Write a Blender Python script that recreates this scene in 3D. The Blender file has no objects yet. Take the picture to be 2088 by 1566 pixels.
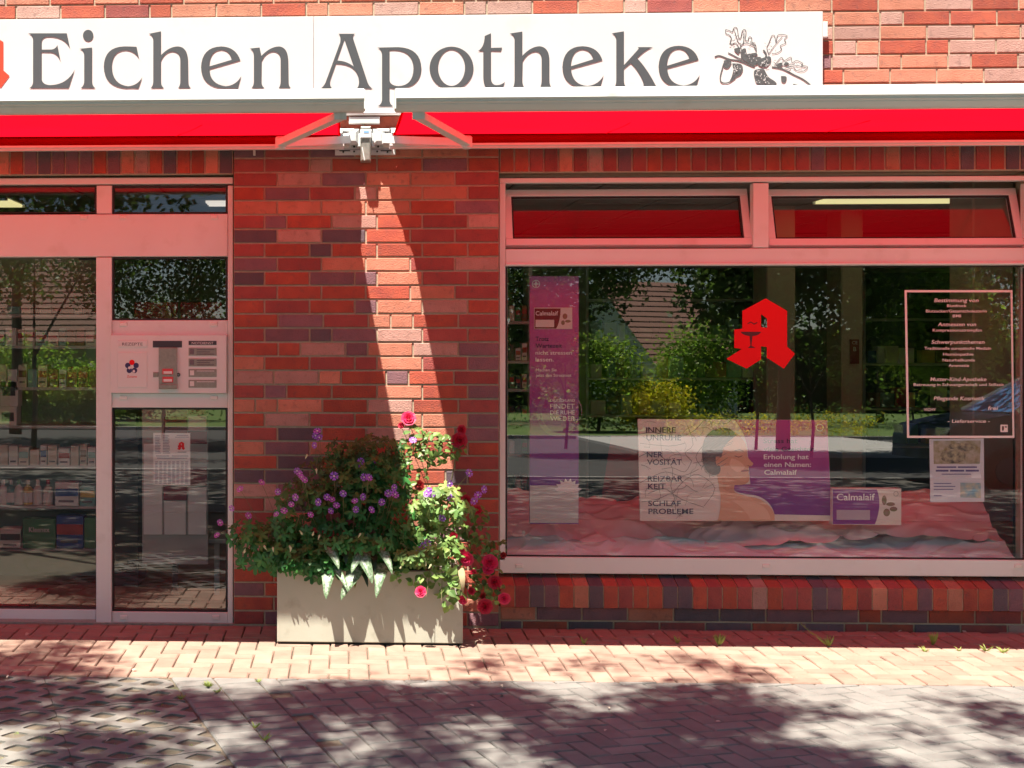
import bpy, bmesh, math, random
from mathutils import Vector, Matrix
R = math.radians
rnd = random.Random(7)
scene = bpy.context.scene
col = scene.collection

# ------------------------------------------------------------------ camera
F, CX, CY = 2800.0, 582.6, 690.0          # focal length and principal point measured in photo pixels
DIST, EYE, YAW = 8.0, 1.677, R(2.4)
cd = bpy.data.cameras.new('camera')
cam = bpy.data.objects.new('camera', cd); col.objects.link(cam)
cam.location = (0, -DIST, EYE)
cam.rotation_euler = (R(90), 0, YAW)
cd.sensor_fit = 'HORIZONTAL'; cd.sensor_width = 36.0
cd.lens = F / 2088 * 36
cd.shift_x = (1044 - CX) / 2088
cd.shift_y = -(783 - CY) / 2088
cd.clip_start = 0.05; cd.clip_end = 2000
scene.camera = cam

# ------------------------------------------------------------------ sky, sun, exposure
TX, TZ = 0.548, 2.95                       # sunlight travels (TX, 1, -TZ)
EL = math.atan2(TZ, math.hypot(TX, 1))
w = bpy.data.worlds.new('World'); scene.world = w; w.use_nodes = True
nt = w.node_tree; nt.nodes.clear()
sk = nt.nodes.new('ShaderNodeTexSky'); sk.sky_type = 'NISHITA'; sk.sun_disc = False
sk.sun_elevation = EL; sk.sun_rotation = math.atan2(-TX, -1.0)
sk.air_density = 1.0; sk.dust_density = 0.3; sk.ozone_density = 1.0
bg = nt.nodes.new('ShaderNodeBackground'); bg.inputs['Strength'].default_value = 0.05
out = nt.nodes.new('ShaderNodeOutputWorld')
nt.links.new(sk.outputs[0], bg.inputs[0]); nt.links.new(bg.outputs[0], out.inputs[0])
sl = bpy.data.lights.new('sun', 'SUN'); sl.energy = 5.0; sl.angle = R(0.53); sl.color = (1.0, 0.93, 0.80)
sun = bpy.data.objects.new('sun', sl); col.objects.link(sun)
sun.location = (-6, -10, 30)
sun.rotation_euler = Vector((TX, 1, -TZ)).to_track_quat('-Z', 'Y').to_euler()
vs = scene.view_settings
vs.view_transform = 'Standard'; vs.look = 'None'; vs.gamma = 1.0; vs.exposure = 1.7
vs.use_curve_mapping = False
scene.cycles.max_bounces = 10; scene.cycles.diffuse_bounces = 5; scene.cycles.glossy_bounces = 4
scene.cycles.transparent_max_bounces = 16; scene.cycles.transmission_bounces = 6
scene.cycles.use_denoising = True
scene.cycles.sample_clamp_indirect = 6.0

# ------------------------------------------------------------------ helpers
def at(px, py, Y=0.0):
    """point of the place seen at a photo position, on the plane at depth Y"""
    u, v = (px - CX) / F, (CY - py) / F
    dx = -math.sin(YAW) + u * math.cos(YAW); dy = math.cos(YAW) + u * math.sin(YAW)
    t = (Y + DIST) / dy
    return Vector((t * dx, Y, EYE + t * v))
def ground(px, py, z=0.0):
    u, v = (px - CX) / F, (CY - py) / F
    dx = -math.sin(YAW) + u * math.cos(YAW); dy = math.cos(YAW) + u * math.sin(YAW)
    t = (z - EYE) / v
    return Vector((t * dx, t * dy - DIST, z))
def project(p):
    q = Vector(p) - Vector((0, -DIST, EYE))
    d = -math.sin(YAW) * q.x + math.cos(YAW) * q.y; r = math.cos(YAW) * q.x + math.sin(YAW) * q.y
    return (CX + F * r / d, CY - F * q.z / d) if d > 0.1 else (-9e9, -9e9)
def zat(py, Y=0.0, px=700): return at(px, py, Y).z
def xat(px, Y=0.0): return at(px, 690, Y).x

WPOS = {}
def link(o, parent=None, loc=(0, 0, 0)):
    col.objects.link(o); loc = Vector(loc)
    WPOS[o.name] = loc
    if parent is not None:
        o.parent = parent; o.location = loc - WPOS[parent.name]
    else: o.location = loc
    return o
def tag(o, label=None, cat=None, group=None, kind=None):
    if label: o['label'] = label
    if cat: o['category'] = cat
    if group: o['group'] = group
    if kind: o['kind'] = kind
    return o
def thing(name, label, cat, loc=(0, 0, 0), group=None):
    o = bpy.data.objects.new(name, None); o.empty_display_size = 0.1
    link(o, None, loc); return tag(o, label, cat, group)
def mesh(name, vf, m=None, smooth=False, colors=None):
    v, f = vf; me = bpy.data.meshes.new(name); me.from_pydata([tuple(a) for a in v], [], f)
    if m: me.materials.append(m)
    if smooth: me.polygons.foreach_set('use_smooth', [True] * len(me.polygons))
    if colors:
        a = me.color_attributes.new('tint', 'FLOAT_COLOR', 'CORNER')
        buf = []
        for p, c in zip(me.polygons, colors): buf += list(c) * p.loop_total
        a.data.foreach_set('color', buf)
    me.update(); return me
def part(name, vf, m, parent=None, smooth=False, loc=(0, 0, 0), colors=None, kind=None):
    """one mesh object; vf in coordinates relative to loc"""
    me = vf if isinstance(vf, bpy.types.Mesh) else mesh(name, vf, m, smooth, colors)
    o = bpy.data.objects.new(name, me); link(o, parent, loc)
    if kind: o['kind'] = kind
    return o
def structure(name, vf, m, **k):
    o = part(name, vf, m, **k); o['kind'] = 'structure'; return o

def cat(*gs):
    V, Fc = [], []
    for v, f in gs:
        n = len(V); V += list(v); Fc += [tuple(i + n for i in q) for q in f]
    return V, Fc
def box(x0, x1, y0, y1, z0, z1):
    v = [(x, y, z) for x in (x0, x1) for y in (y0, y1) for z in (z0, z1)]
    return v, [(0, 1, 3, 2), (4, 6, 7, 5), (0, 4, 5, 1), (2, 3, 7, 6), (0, 2, 6, 4), (1, 5, 7, 3)]
def bbox(x0, x1, y0, y1, z0, z1, b=0.004):
    """box with a chamfer round its front (-Y) face"""
    b = min(b, (x1 - x0) * .45, (z1 - z0) * .45)
    v = [(x0, y1, z0), (x1, y1, z0), (x1, y1, z1), (x0, y1, z1),
         (x0, y0 + b, z0), (x1, y0 + b, z0), (x1, y0 + b, z1), (x0, y0 + b, z1),
         (x0 + b, y0, z0 + b), (x1 - b, y0, z0 + b), (x1 - b, y0, z1 - b), (x0 + b, y0, z1 - b)]
    f = [(3, 2, 1, 0), (8, 9, 10, 11)]
    for i in range(4):
        j = (i + 1) % 4
        f += [(i, j, 4 + j, 4 + i), (4 + i, 4 + j, 8 + j, 8 + i)]
    return v, f
def prism(poly, z0, z1, b=0.0):
    """convex plan polygon (ccw) raised from z0 to z1, top edge chamfered by b"""
    n = len(poly); cx = sum(p[0] for p in poly) / n; cy = sum(p[1] for p in poly) / n
    def inset(p):
        d = Vector((cx - p[0], cy - p[1])); l = d.length or 1
        d *= min(b * 1.41 / l, .4); return (p[0] + d.x, p[1] + d.y)
    v = [(x, y, z0) for x, y in poly] + [(x, y, z1 - b) for x, y in poly] + [(*inset(p), z1) for p in poly]
    f = [tuple(range(2 * n, 3 * n))]
    for i in range(n):
        j = (i + 1) % n
        f += [(i, j, n + j, n + i), (n + i, n + j, 2 * n + j, 2 * n + i)]
    return v, f
def clip(poly, a, b, c):
    """keep a*x+b*y+c >= 0"""
    o = []
    for i in range(len(poly)):
        p, q = poly[i], poly[(i + 1) % len(poly)]
        dp, dq = a * p[0] + b * p[1] + c, a * q[0] + b * q[1] + c
        if dp >= 0: o.append(p)
        if dp * dq < 0:
            t = dp / (dp - dq); o.append((p[0] + t * (q[0] - p[0]), p[1] + t * (q[1] - p[1])))
    return o
def tube(pts, r, n=8, taper=None, cap=True):
    pts = [Vector(p) for p in pts]; v = []; f = []; m = len(pts)
    up = None
    for i, p in enumerate(pts):
        d = (pts[min(i + 1, m - 1)] - pts[max(i - 1, 0)]).normalized()
        if up is None: up = d.orthogonal().normalized()
        up = (up - d * up.dot(d)).normalized(); s = d.cross(up)
        rr = r if taper is None else r * (1 + (taper - 1) * i / max(m - 1, 1))
        for k in range(n):
            a = 2 * math.pi * k / n; v.append(p + rr * (math.cos(a) * up + math.sin(a) * s))
    for i in range(m - 1):
        for k in range(n):
            j = (k + 1) % n; f.append((i * n + k, i * n + j, (i + 1) * n + j, (i + 1) * n + k))
    if cap: f += [tuple(range(n))[::-1], tuple(range((m - 1) * n, m * n))]
    return v, f
def extrude_x(prof, x0, x1):
    """closed (y,z) profile swept along X"""
    n = len(prof); v = [(x0, y, z) for y, z in prof] + [(x1, y, z) for y, z in prof]
    f = [tuple(range(n)), tuple(range(n, 2 * n))[::-1]]
    for i in range(n):
        j = (i + 1) % n; f.append((i, n + i, n + j, j))
    return v, f
def lathe(prof, n=16, c=(0, 0, 0)):
    v = []; f = []
    for r, z in prof:
        for k in range(n):
            a = 2 * math.pi * k / n; v.append((c[0] + r * math.cos(a), c[1] + r * math.sin(a), c[2] + z))
    for i in range(len(prof) - 1):
        for k in range(n):
            j = (k + 1) % n; f.append((i * n + k, i * n + j, (i + 1) * n + j, (i + 1) * n + k))
    f += [tuple(range(n))[::-1], tuple(range((len(prof) - 1) * n, len(prof) * n))]
    return v, f
def bar(p, q, wid, thk, up=(0, 0, 1)):
    """rectangular bar from p to q; thk along up"""
    p, q = Vector(p), Vector(q); d = (q - p).normalized(); u = Vector(up); u = (u - d * u.dot(d)).normalized(); s = d.cross(u)
    v = []
    for c in (p, q):
        for a, b in ((-1, -1), (1, -1), (1, 1), (-1, 1)): v.append(c + s * a * wid / 2 + u * b * thk / 2)
    return v, [(0, 1, 2, 3), (7, 6, 5, 4), (0, 4, 5, 1), (1, 5, 6, 2), (2, 6, 7, 3), (3, 7, 4, 0)]

# flat lettering and print -------------------------------------------------
def path_pts(s):
    """'M x y L x y Q cx cy x y C ...' -> list of closed polylines"""
    t = s.split(); out = []; cur = None; i = 0; cmd = None
    while i < len(t):
        if t[i] in 'MLQCZ': cmd = t[i]; i += 1
        if cmd == 'Z': continue
        n = {'M': 2, 'L': 2, 'Q': 4, 'C': 6}[cmd]; a = [float(x) for x in t[i:i + n]]; i += n
        if cmd == 'M': cur = [(a[0], a[1])]; out.append(cur); cmd = 'L'
        elif cmd == 'L': cur.append((a[0], a[1]))
        elif cmd == 'Q':
            p = cur[-1]
            for k in range(1, 9):
                h = k / 8; g = 1 - h
                cur.append((g * g * p[0] + 2 * g * h * a[0] + h * h * a[2], g * g * p[1] + 2 * g * h * a[1] + h * h * a[3]))
        elif cmd == 'C':
            p = cur[-1]
            for k in range(1, 11):
                h = k / 10; g = 1 - h
                cur.append(tuple(g**3 * p[j] + 3 * g * g * h * a[j] + 3 * g * h * h * a[2 + j] + h**3 * a[4 + j] for j in (0, 1)))
    return out
def ell(cx, cy, rx, ry, n=32): return [(cx + rx * math.cos(2 * math.pi * k / n), cy + ry * math.sin(2 * math.pi * k / n)) for k in range(n)]
def stroke(pts, wd):
    """polyline -> closed ribbon outline (list of one polygon)"""
    L, Rr = [], []
    for i, p in enumerate(pts):
        a, b = pts[max(i - 1, 0)], pts[min(i + 1, len(pts) - 1)]
        d = Vector((b[0] - a[0], b[1] - a[1])); l = d.length or 1
        n = Vector((-d.y / l, d.x / l)) * wd / 2
        L.append((p[0] + n.x, p[1] + n.y)); Rr.append((p[0] - n.x, p[1] - n.y))
    return L + Rr[::-1]
def fill(polys, ext=0.0):
    """2-D outlines (holes allowed) -> (verts, faces) in the x/y plane"""
    cu = bpy.data.curves.new('tmp', 'CURVE'); cu.dimensions = '2D'; cu.fill_mode = 'BOTH'; cu.extrude = ext
    for p in polys:
        s = cu.splines.new('POLY'); s.points.add(len(p) - 1); s.use_cyclic_u = True
        for q, (x, y) in zip(s.points, p): q.co = (x, y, 0, 1)
    return _curve_vf(cu)
def _curve_vf(cu):
    o = bpy.data.objects.new('tmp', cu); col.objects.link(o)
    dg = bpy.context.evaluated_depsgraph_get(); dg.update()
    me = bpy.data.meshes.new_from_object(o.evaluated_get(dg))
    v = [tuple(x.co) for x in me.vertices]; f = [tuple(p.vertices) for p in me.polygons]
    bpy.data.objects.remove(o); bpy.data.curves.remove(cu); bpy.data.meshes.remove(me)
    return v, f
_txt = {}
def text_vf(s, bold=0.0):
    k = (s, bold)
    if k not in _txt:
        cu = bpy.data.curves.new('tmp', 'FONT'); cu.body = s; cu.size = 1.0; cu.offset = bold; cu.resolution_u = 3; cu.fill_mode = 'FRONT'
        _txt[k] = _curve_vf(cu)
    return _txt[k]
def upright(vf, fn, y_off=0.0, thick=0.0):
    """lay flat x/y geometry on an upright plane; fn(x, y) -> world point; ext geometry uses z as depth"""
    v, f = vf; o = []
    for x, y, z in v:
        p = fn(x, y); o.append((p.x, p.y + y_off - z, p.z))
    return o, f
def lettering(s, x0, base, cap, Y, width=None, align='L', bold=0.0, skew=0.0, fn=None):
    """text on the plane Y: x0, base, cap and width in photo pixels"""
    v, f = text_vf(s, bold)
    if not v: return [], []
    xs = [p[0] for p in v]; w0 = max(xs) - min(xs); mn = min(xs)
    sy = cap / 0.73; sx = sy if width is None else width / w0
    wd = w0 * sx; st = x0 - (0 if align == 'L' else wd / 2 if align == 'C' else wd)
    g = fn or (lambda a, b: at(a, b, Y))
    o = []
    for x, y, z in v:
        o.append(g(st + (x - mn) * sx + skew * y * sy, base - y * sy))
    return o, f
def flatpx(polys, Y, fn=None):
    """filled outlines given in photo pixels, on the plane Y facing the street"""
    g = fn or (lambda a, b: at(a, b, Y))
    v, f = fill([[(x, -y) for x, y in p] for p in polys])
    return [g(x, -y) for x, y, z in v], f
def rectpx(x0, y0, x1, y1, Y0, Y1, b=0.0015):
    a, c = at(x0, y1, Y0), at(x1, y0, Y0)
    return bbox(a.x, c.x, Y0, Y1, a.z, c.z, b)

# ------------------------------------------------------------------ materials
def mat(name, c1, c2=None, scale=8.0, rough=0.7, bump=0.0, bscale=60.0, metal=0.0, rand=0.0, tint=False, spec=0.5, detail=4.0, dirt=None, trans=0.0):
    m = bpy.data.materials.new(name); m.use_nodes = True; n = m.node_tree; N = n.nodes; L = n.links
    b = N['Principled BSDF']; b.inputs['Roughness'].default_value = rough; b.inputs['Metallic'].default_value = metal
    b.inputs['Specular IOR Level'].default_value = spec
    tc = N.new('ShaderNodeTexCoord'); src = None
    if c2 is not None:
        no = N.new('ShaderNodeTexNoise'); no.inputs['Scale'].default_value = scale; no.inputs['Detail'].default_value = detail
        geo = N.new('ShaderNodeNewGeometry'); L.new(geo.outputs['Position'], no.inputs['Vector'])
        rp = N.new('ShaderNodeMapRange'); rp.inputs[1].default_value = .3; rp.inputs[2].default_value = .7
        L.new(no.outputs['Fac'], rp.inputs[0])
        mx = N.new('ShaderNodeMix'); mx.data_type = 'RGBA'
        mx.inputs['A'].default_value = (*c1, 1); mx.inputs['B'].default_value = (*c2, 1)
        L.new(rp.outputs[0], mx.inputs['Factor']); src = mx.outputs['Result']
    if rand:
        oi = N.new('ShaderNodeObjectInfo'); rr = N.new('ShaderNodeMapRange')
        rr.inputs[3].default_value = 1 - rand; rr.inputs[4].default_value = 1 + rand
        L.new(oi.outputs['Random'], rr.inputs[0])
        hs = N.new('ShaderNodeHueSaturation')
        if src: L.new(src, hs.inputs['Color'])
        else: hs.inputs['Color'].default_value = (*c1, 1)
        L.new(rr.outputs[0], hs.inputs['Value']); src = hs.outputs[0]
    if dirt:
        geo2 = N.new('ShaderNodeNewGeometry')
        d1 = N.new('ShaderNodeTexNoise'); d1.inputs['Scale'].default_value = dirt[1]; d1.inputs['Detail'].default_value = 6
        L.new(geo2.outputs['Position'], d1.inputs['Vector'])
        dr = N.new('ShaderNodeMapRange'); dr.inputs[1].default_value = dirt[3]; dr.inputs[2].default_value = dirt[3] + .18; dr.inputs[4].default_value = dirt[2]
        L.new(d1.outputs['Fac'], dr.inputs[0])
        m2 = N.new('ShaderNodeMix'); m2.data_type = 'RGBA'; m2.inputs['B'].default_value = (*dirt[0], 1)
        if src: L.new(src, m2.inputs['A'])
        else: m2.inputs['A'].default_value = (*c1, 1)
        L.new(dr.outputs[0], m2.inputs['Factor']); src = m2.outputs['Result']
    if tint:
        at_ = N.new('ShaderNodeAttribute'); at_.attribute_name = 'tint'
        m3 = N.new('ShaderNodeMix'); m3.data_type = 'RGBA'; m3.blend_type = 'MULTIPLY'; m3.inputs['Factor'].default_value = 1
        if src: L.new(src, m3.inputs['A'])
        else: m3.inputs['A'].default_value = (*c1, 1)
        L.new(at_.outputs['Color'], m3.inputs['B']); src = m3.outputs['Result']
    if src: L.new(src, b.inputs['Base Color'])
    else: b.inputs['Base Color'].default_value = (*c1, 1)
    if bump:
        g3 = N.new('ShaderNodeNewGeometry'); nb = N.new('ShaderNodeTexNoise'); nb.inputs['Scale'].default_value = bscale; nb.inputs['Detail'].default_value = 5
        L.new(g3.outputs['Position'], nb.inputs['Vector'])
        bp = N.new('ShaderNodeBump'); bp.inputs['Strength'].default_value = bump; bp.inputs['Distance'].default_value = 0.01
        L.new(nb.outputs['Fac'], bp.inputs['Height']); L.new(bp.outputs[0], b.inputs['Normal'])
    if trans:
        tr = N.new('ShaderNodeBsdfTranslucent'); ms = N.new('ShaderNodeMixShader'); ms.inputs[0].default_value = trans
        if src: L.new(src, tr.inputs['Color'])
        else: tr.inputs['Color'].default_value = (*c1, 1)
        L.new(b.outputs[0], ms.inputs[1]); L.new(tr.outputs[0], ms.inputs[2])
        L.new(ms.outputs[0], N['Material Output'].inputs['Surface'])
    return m
def glass_mat(name, ior=1.75, tint=(0.86, 0.9, 0.87), wave=0.0):
    m = bpy.data.materials.new(name); m.use_nodes = True; n = m.node_tree; N = n.nodes; L = n.links
    N.remove(N['Principled BSDF'])
    t = N.new('ShaderNodeBsdfTransparent'); t.inputs[0].default_value = (*tint, 1)
    g = N.new('ShaderNodeBsdfGlossy'); g.inputs['Roughness'].default_value = 0.0
    fr = N.new('ShaderNodeFresnel'); fr.inputs['IOR'].default_value = ior
    gb = N.new('ShaderNodeNewGeometry'); iv = N.new('ShaderNodeMath'); iv.operation = 'SUBTRACT'; iv.inputs[0].default_value = 1.0; L.new(gb.outputs['Backfacing'], iv.inputs[1])
    mu = N.new('ShaderNodeMath'); mu.operation = 'MULTIPLY'; L.new(fr.outputs[0], mu.inputs[0]); L.new(iv.outputs[0], mu.inputs[1])
    mx = N.new('ShaderNodeMixShader'); L.new(mu.outputs[0], mx.inputs[0]); L.new(t.outputs[0], mx.inputs[1]); L.new(g.outputs[0], mx.inputs[2])
    L.new(mx.outputs[0], N['Material Output'].inputs['Surface'])
    if wave:
        geo = N.new('ShaderNodeNewGeometry'); mp = N.new('ShaderNodeMapping'); mp.inputs['Scale'].default_value = (1.2, 1, 5.0)
        L.new(geo.outputs['Position'], mp.inputs['Vector'])
        no = N.new('ShaderNodeTexNoise'); no.inputs['Scale'].default_value = 1.3; no.inputs['Detail'].default_value = 1.0
        L.new(mp.outputs[0], no.inputs['Vector'])
        bp = N.new('ShaderNodeBump'); bp.inputs['Strength'].default_value = wave; bp.inputs['Distance'].default_value = 0.01
        L.new(no.outputs['Fac'], bp.inputs['Height']); L.new(bp.outputs[0], g.inputs['Normal'])
    return m
def glow_mat(name, c, s):
    m = bpy.data.materials.new(name); m.use_nodes = True; N = m.node_tree.nodes
    b = N['Principled BSDF']; b.inputs['Base Color'].default_value = (*c, 1)
    b.inputs['Emission Color'].default_value = (*c, 1); b.inputs['Emission Strength'].default_value = s
    return m

M = {}
M['mortar'] = mat('mortar', (.38, .30, .22), (.48, .39, .29), 30, .95, .4, 220)
BR = [((.41, .092, .050), (.29, .062, .044)), ((.42, .165, .105), (.52, .215, .145)), ((.25, .058, .055), (.33, .080, .066)),
      ((.45, .27, .23), (.37, .215, .18)), ((.17, .095, .115), (.23, .115, .13)), ((.095, .075, .095), (.135, .095, .11))]
BRW = [26, 8, 28, 7, 20, 11]
M['brick'] = [mat('fired_clay_%d' % i, a, b, 11, .88, .5, 130, rand=.14, detail=8.0, dirt=((.10, .06, .058), 30, .45, .55)) for i, (a, b) in enumerate(BR)]
M['white'] = mat('white_coated_aluminium', (.70, .71, .70), (.66, .67, .66), 3, .42, .03, 300, dirt=((.45, .42, .36), 7, .35, .6))
M['cap'] = mat('white_plastic', (.72, .70, .67), None, rough=.5)
M['gasket'] = mat('black_rubber', (.015, .015, .016), rough=.6)
M['glass'] = glass_mat('window_glass', 2.5, (.97, .985, .98), .002)
M['glass_door'] = glass_mat('door_glass', 2.4, (.96, .975, .97), .002)
M['glass_top'] = glass_mat('transom_glass', 1.8, (.98, .99, .98))
M['sign'] = mat('white_sign_enamel', (.62, .62, .63), (.58, .58, .595), 1.5, .35, dirt=((.40, .38, .36), 5, .3, .62))
M['grey_letter'] = mat('grey_vinyl', (.06, .07, .08), rough=.5)
M['red'] = mat('red_vinyl', (.78, .010, .014), rough=.6, spec=.15)
M['fabric'] = mat('red_awning_fabric', (.67, .002, .011), (.60, .002, .009), 2.0, .9, .1, 900, trans=.74, spec=.0)
M['galv'] = mat('galvanised_steel', (.42, .40, .36), (.30, .29, .26), 40, .45, .05, 200, metal=.6)
M['cast'] = mat('white_cast_aluminium', (.70, .71, .72), (.60, .61, .62), 12, .4, .1, 80, dirt=((.25, .23, .2), 18, .5, .6))
M['redpaver'] = mat('red_concrete_paver', (.27, .175, .135), (.33, .225, .175), 9, .95, .5, 260, rand=.16, dirt=((.30, .23, .18), 5, .5, .52))
M['greypaver'] = mat('grey_concrete_paver', (.165, .160, .152), (.215, .208, .195), 8, .95, .6, 240, rand=.13, dirt=((.16, .15, .14), 6, .45, .55))
M['bed'] = mat('joint_sand', (.10, .085, .065), (.17, .14, .10), 25, 1, .5, 200, dirt=((.06, .08, .03), 4, .7, .58))
M['soil'] = mat('dark_soil', (.05, .038, .026), (.09, .07, .05), 30, 1, .8, 120)
M['planter'] = mat('pale_fibre_cement', (.43, .42, .355), (.38, .37, .305), 4, .8, .12, 300, dirt=((.20, .18, .13), 11, .4, .58))

# ================================================================== ground
terrain = structure('terrain', ([(-400, -600, -.16), (400, -600, -.16), (400, 300, -.16), (-400, 300, -.16)], [(0, 1, 2, 3)]),
                    mat('meadow', (.05, .075, .025), (.08, .10, .035), .5, 1))
bed = structure('paving_bed', box(-9, 12, -6.4, .05, -.15, -.014), M['bed'])
def tiled_mat(name, c1, c2, cm, sx):
    m = bpy.data.materials.new(name); m.use_nodes = True; N = m.node_tree.nodes; L = m.node_tree.links
    b = N['Principled BSDF']; b.inputs['Roughness'].default_value = .95
    g = N.new('ShaderNodeNewGeometry'); t = N.new('ShaderNodeTexBrick'); t.inputs['Scale'].default_value = sx
    t.inputs['Color1'].default_value = (*c1, 1); t.inputs['Color2'].default_value = (*c2, 1); t.inputs['Mortar'].default_value = (*cm, 1)
    t.inputs['Mortar Size'].default_value = .012
    L.new(g.outputs['Position'], t.inputs['Vector']); L.new(t.outputs['Color'], b.inputs['Base Color'])
    return m
structure('forecourt', box(-14, 18, -12.5, -6.4, -.15, -.002), tiled_mat('forecourt_paving', (.15, .142, .13), (.19, .18, .16), (.07, .06, .05), 2.5))
structure('kerb', box(-60, 60, -12.66, -12.5, -.15, .03), mat('kerb_stone', (.36, .35, .33), (.30, .29, .27), 6, .9))
structure('road', box(-120, 120, -30, -12.66, -.155, -.09), mat('road_asphalt', (.055, .055, .055), (.08, .08, .078), 2, .95, .4, 90))
structure('verge_kerb', box(-120, 120, -30.2, -30, -.15, .0), mat('far_kerb', (.42, .41, .39), (.36, .35, .33), 6, .9))
structure('far_pavement', box(6.4, 13.6, -30, -20.5, -.12, -.02), mat('pale_concrete', (.52, .51, .49), (.45, .44, .42), 2, .9))
structure('lawn', box(-120, 120, -120, -30.2, -.15, -.02), mat('lawn_grass', (.085, .15, .03), (.13, .20, .05), 1.2, 1, .6, 30))

# red paving band along the shop front ------------------------------------
U = 0.1
red = structure('red_paving', box(-4, 6, -1.222, .02, -.06, -.012), M['bed'])
grey = structure('grey_paving', box(-4, 6, -6.38, -1.226, -.06, -.0121), M['bed'])
def herring(i0, i1, j0, j1):
    """herringbone cells: (i, j, w, h) in units"""
    o = []
    for j in range(j0, j1):
        for i in range(i0, i1):
            m = (i + j) % 4
            if m == 0: o.append((i, j, 2, 1))
            elif m == 2: o.append((i, j, 1, 2))
    return o
J = .0030
def stone(poly, top, parent, name, mt, stash, jit=.0018):
    """one paver from a plan polygon: an object when in view, else into the joined rest"""
    n = len(poly); c = (sum(p[0] for p in poly) / n, sum(p[1] for p in poly) / n)
    pr = project((c[0], c[1], top))
    dz = rnd.uniform(-jit, jit)
    if -50 < pr[0] < 2138 and 1240 < pr[1] < 1590 and len(stash['obj']) < 1000:
        stash['obj'].append((pr[1], poly, c, top + dz))
    elif abs(c[0]) < 7 and c[1] > -3.6: stash['rest'].append(prism(poly, top - .05, top + dz, .006))
def lay(stash, parent, name, restname, mt, cap=300):
    cache = {}
    st = sorted(stash['obj'], key=lambda s: -s[0])
    for k, (row, poly, c, top) in enumerate(st):
        rel = [(p[0] - c[0], p[1] - c[1]) for p in poly]
        if k < cap:
            key = tuple((round(a, 4), round(b, 4)) for a, b in rel)
            if key not in cache: cache[key] = mesh(name, prism(rel, -.05, 0, .006), mt)
            part(name, cache[key], None, parent, loc=(c[0], c[1], top))
        else: stash['rest'].append(prism(poly, top - .05, top, .004))
    if stash['rest']: part(restname, cat(*stash['rest']), mt, parent, kind='stuff')
SR = {'obj': [], 'rest': []}
for i, j, wd, ht in herring(-60, 75, -1, 13):
    x0, y1 = i * U + .03, -.02 - j * U
    x1, y0 = x0 + wd * U, y1 - ht * U
    y1 = min(y1, .0); y0 = max(y0, -1.22)
    if y1 - y0 < .02: continue
    stone([(x0 + J, y0 + J), (x1 - J, y0 + J), (x1 - J, y1 - J), (x0 + J, y1 - J)], 0.0, red, 'paver', M['redpaver'], SR)
lay(SR, red, 'paver', 'paver_rest', M['redpaver'])

# grey field, turned about 17 degrees --------------------------------------
G0 = ground(538, 1400); GA = R(17)
gu, gv = Vector((math.cos(GA), math.sin(GA), 0)), Vector((math.sin(GA), -math.cos(GA), 0))
def gxy(a, b): p = G0 + gu * a + gv * b; return (p.x, p.y)
def gpoly(a0, a1, b0, b1, j=J):
    p = [gxy(a0 + j, b0 + j), gxy(a1 - j, b0 + j), gxy(a1 - j, b1 - j), gxy(a0 + j, b1 - j)]
    p = p[::-1]
    return clip(p, 0, -1, -1.2265)
SG = {'obj': [], 'rest': []}
for i, j, wd, ht in herring(0, 80, -24, 40):
    a0, b0 = i * U, j * U
    p = gpoly(a0, a0 + wd * U, b0, b0 + ht * U)
    if len(p) >= 3: stone(p, -.002, grey, 'paver', M['greypaver'], SG)
for j in range(-24, 40):                      # two stretcher columns beside the parking bay
    for q in range(2):
        p = gpoly(-.2 * (q + 1), -.2 * q, j * U, (j + 1) * U)
        if len(p) >= 3: stone(p, -.002, grey, 'paver', M['greypaver'], SG)
for j in range(-24, 40):
    for i in range(-30, 0): pass
lay(SG, grey, 'paver', 'paver_rest', M['greypaver'])

# grass pavers of the parking bay -------------------------------------------
gp = tag(structure('parking_bay', box(-4, .2, -6.3, -1.23, -.055, -.022), mat('bay_gravel', (.085, .065, .04), (.04, .034, .022), 70, 1, 1.0, 180)), kind='structure')
LW, LH = .60, .40
def lattice():
    """60 x 40 cm stone with eye shaped openings and a wavy outline"""
    outline = []
    def wave(t): return .012 * math.cos(6 * math.pi * t)
    for k in range(24): t = k / 24; outline.append((.0015 + t * (LW - .003), wave(t) - .0095))
    for r in range(4):
        cy = .048 + r * .1
        if r % 2: outline += [(LW - .0015, cy - .05), (LW - .026, cy - .029), (LW - .056, cy), (LW - .026, cy + .029), (LW - .0015, cy + .05)]
        else: outline.append((LW - .0015, cy))
    for k in range(24): t = 1 - k / 24; outline.append((.0015 + t * (LW - .003), LH + wave(t) - .0135))
    for r in (3, 2, 1, 0):
        cy = .048 + r * .1
        if r % 2: outline += [(.0015, cy + .05), (.026, cy + .029), (.056, cy), (.026, cy - .029), (.0015, cy - .05)]
        else: outline.append((.0015, cy))
    holes = []
    for r in range(4):
        off = .1 if r % 2 == 0 else .0
        for c in range(4):
            cx, cy = off + c * .2, .048 + r * .1
            if cx < .07 or cx > LW - .07: continue   # edge openings are notches shared by two stones
            holes.append([(cx + .06 * math.copysign(abs(math.cos(a)) ** 1.7, math.cos(a)), cy + .052 * math.copysign(abs(math.sin(a)) ** 1.7, math.sin(a))) for a in [2 * math.pi * q / 16 for q in range(16)]])
    v, f = fill([outline] + holes, .03)
    return [(x, y, z) for x, y, z in v], f
lat = lattice()
latm = mesh('grass_paver', lat, mat('weathered_concrete', (.17, .165, .155), (.22, .21, .19), 8, .95, .6, 220, rand=.08, dirt=((.14, .135, .11), 7, .6, .5)))
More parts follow.
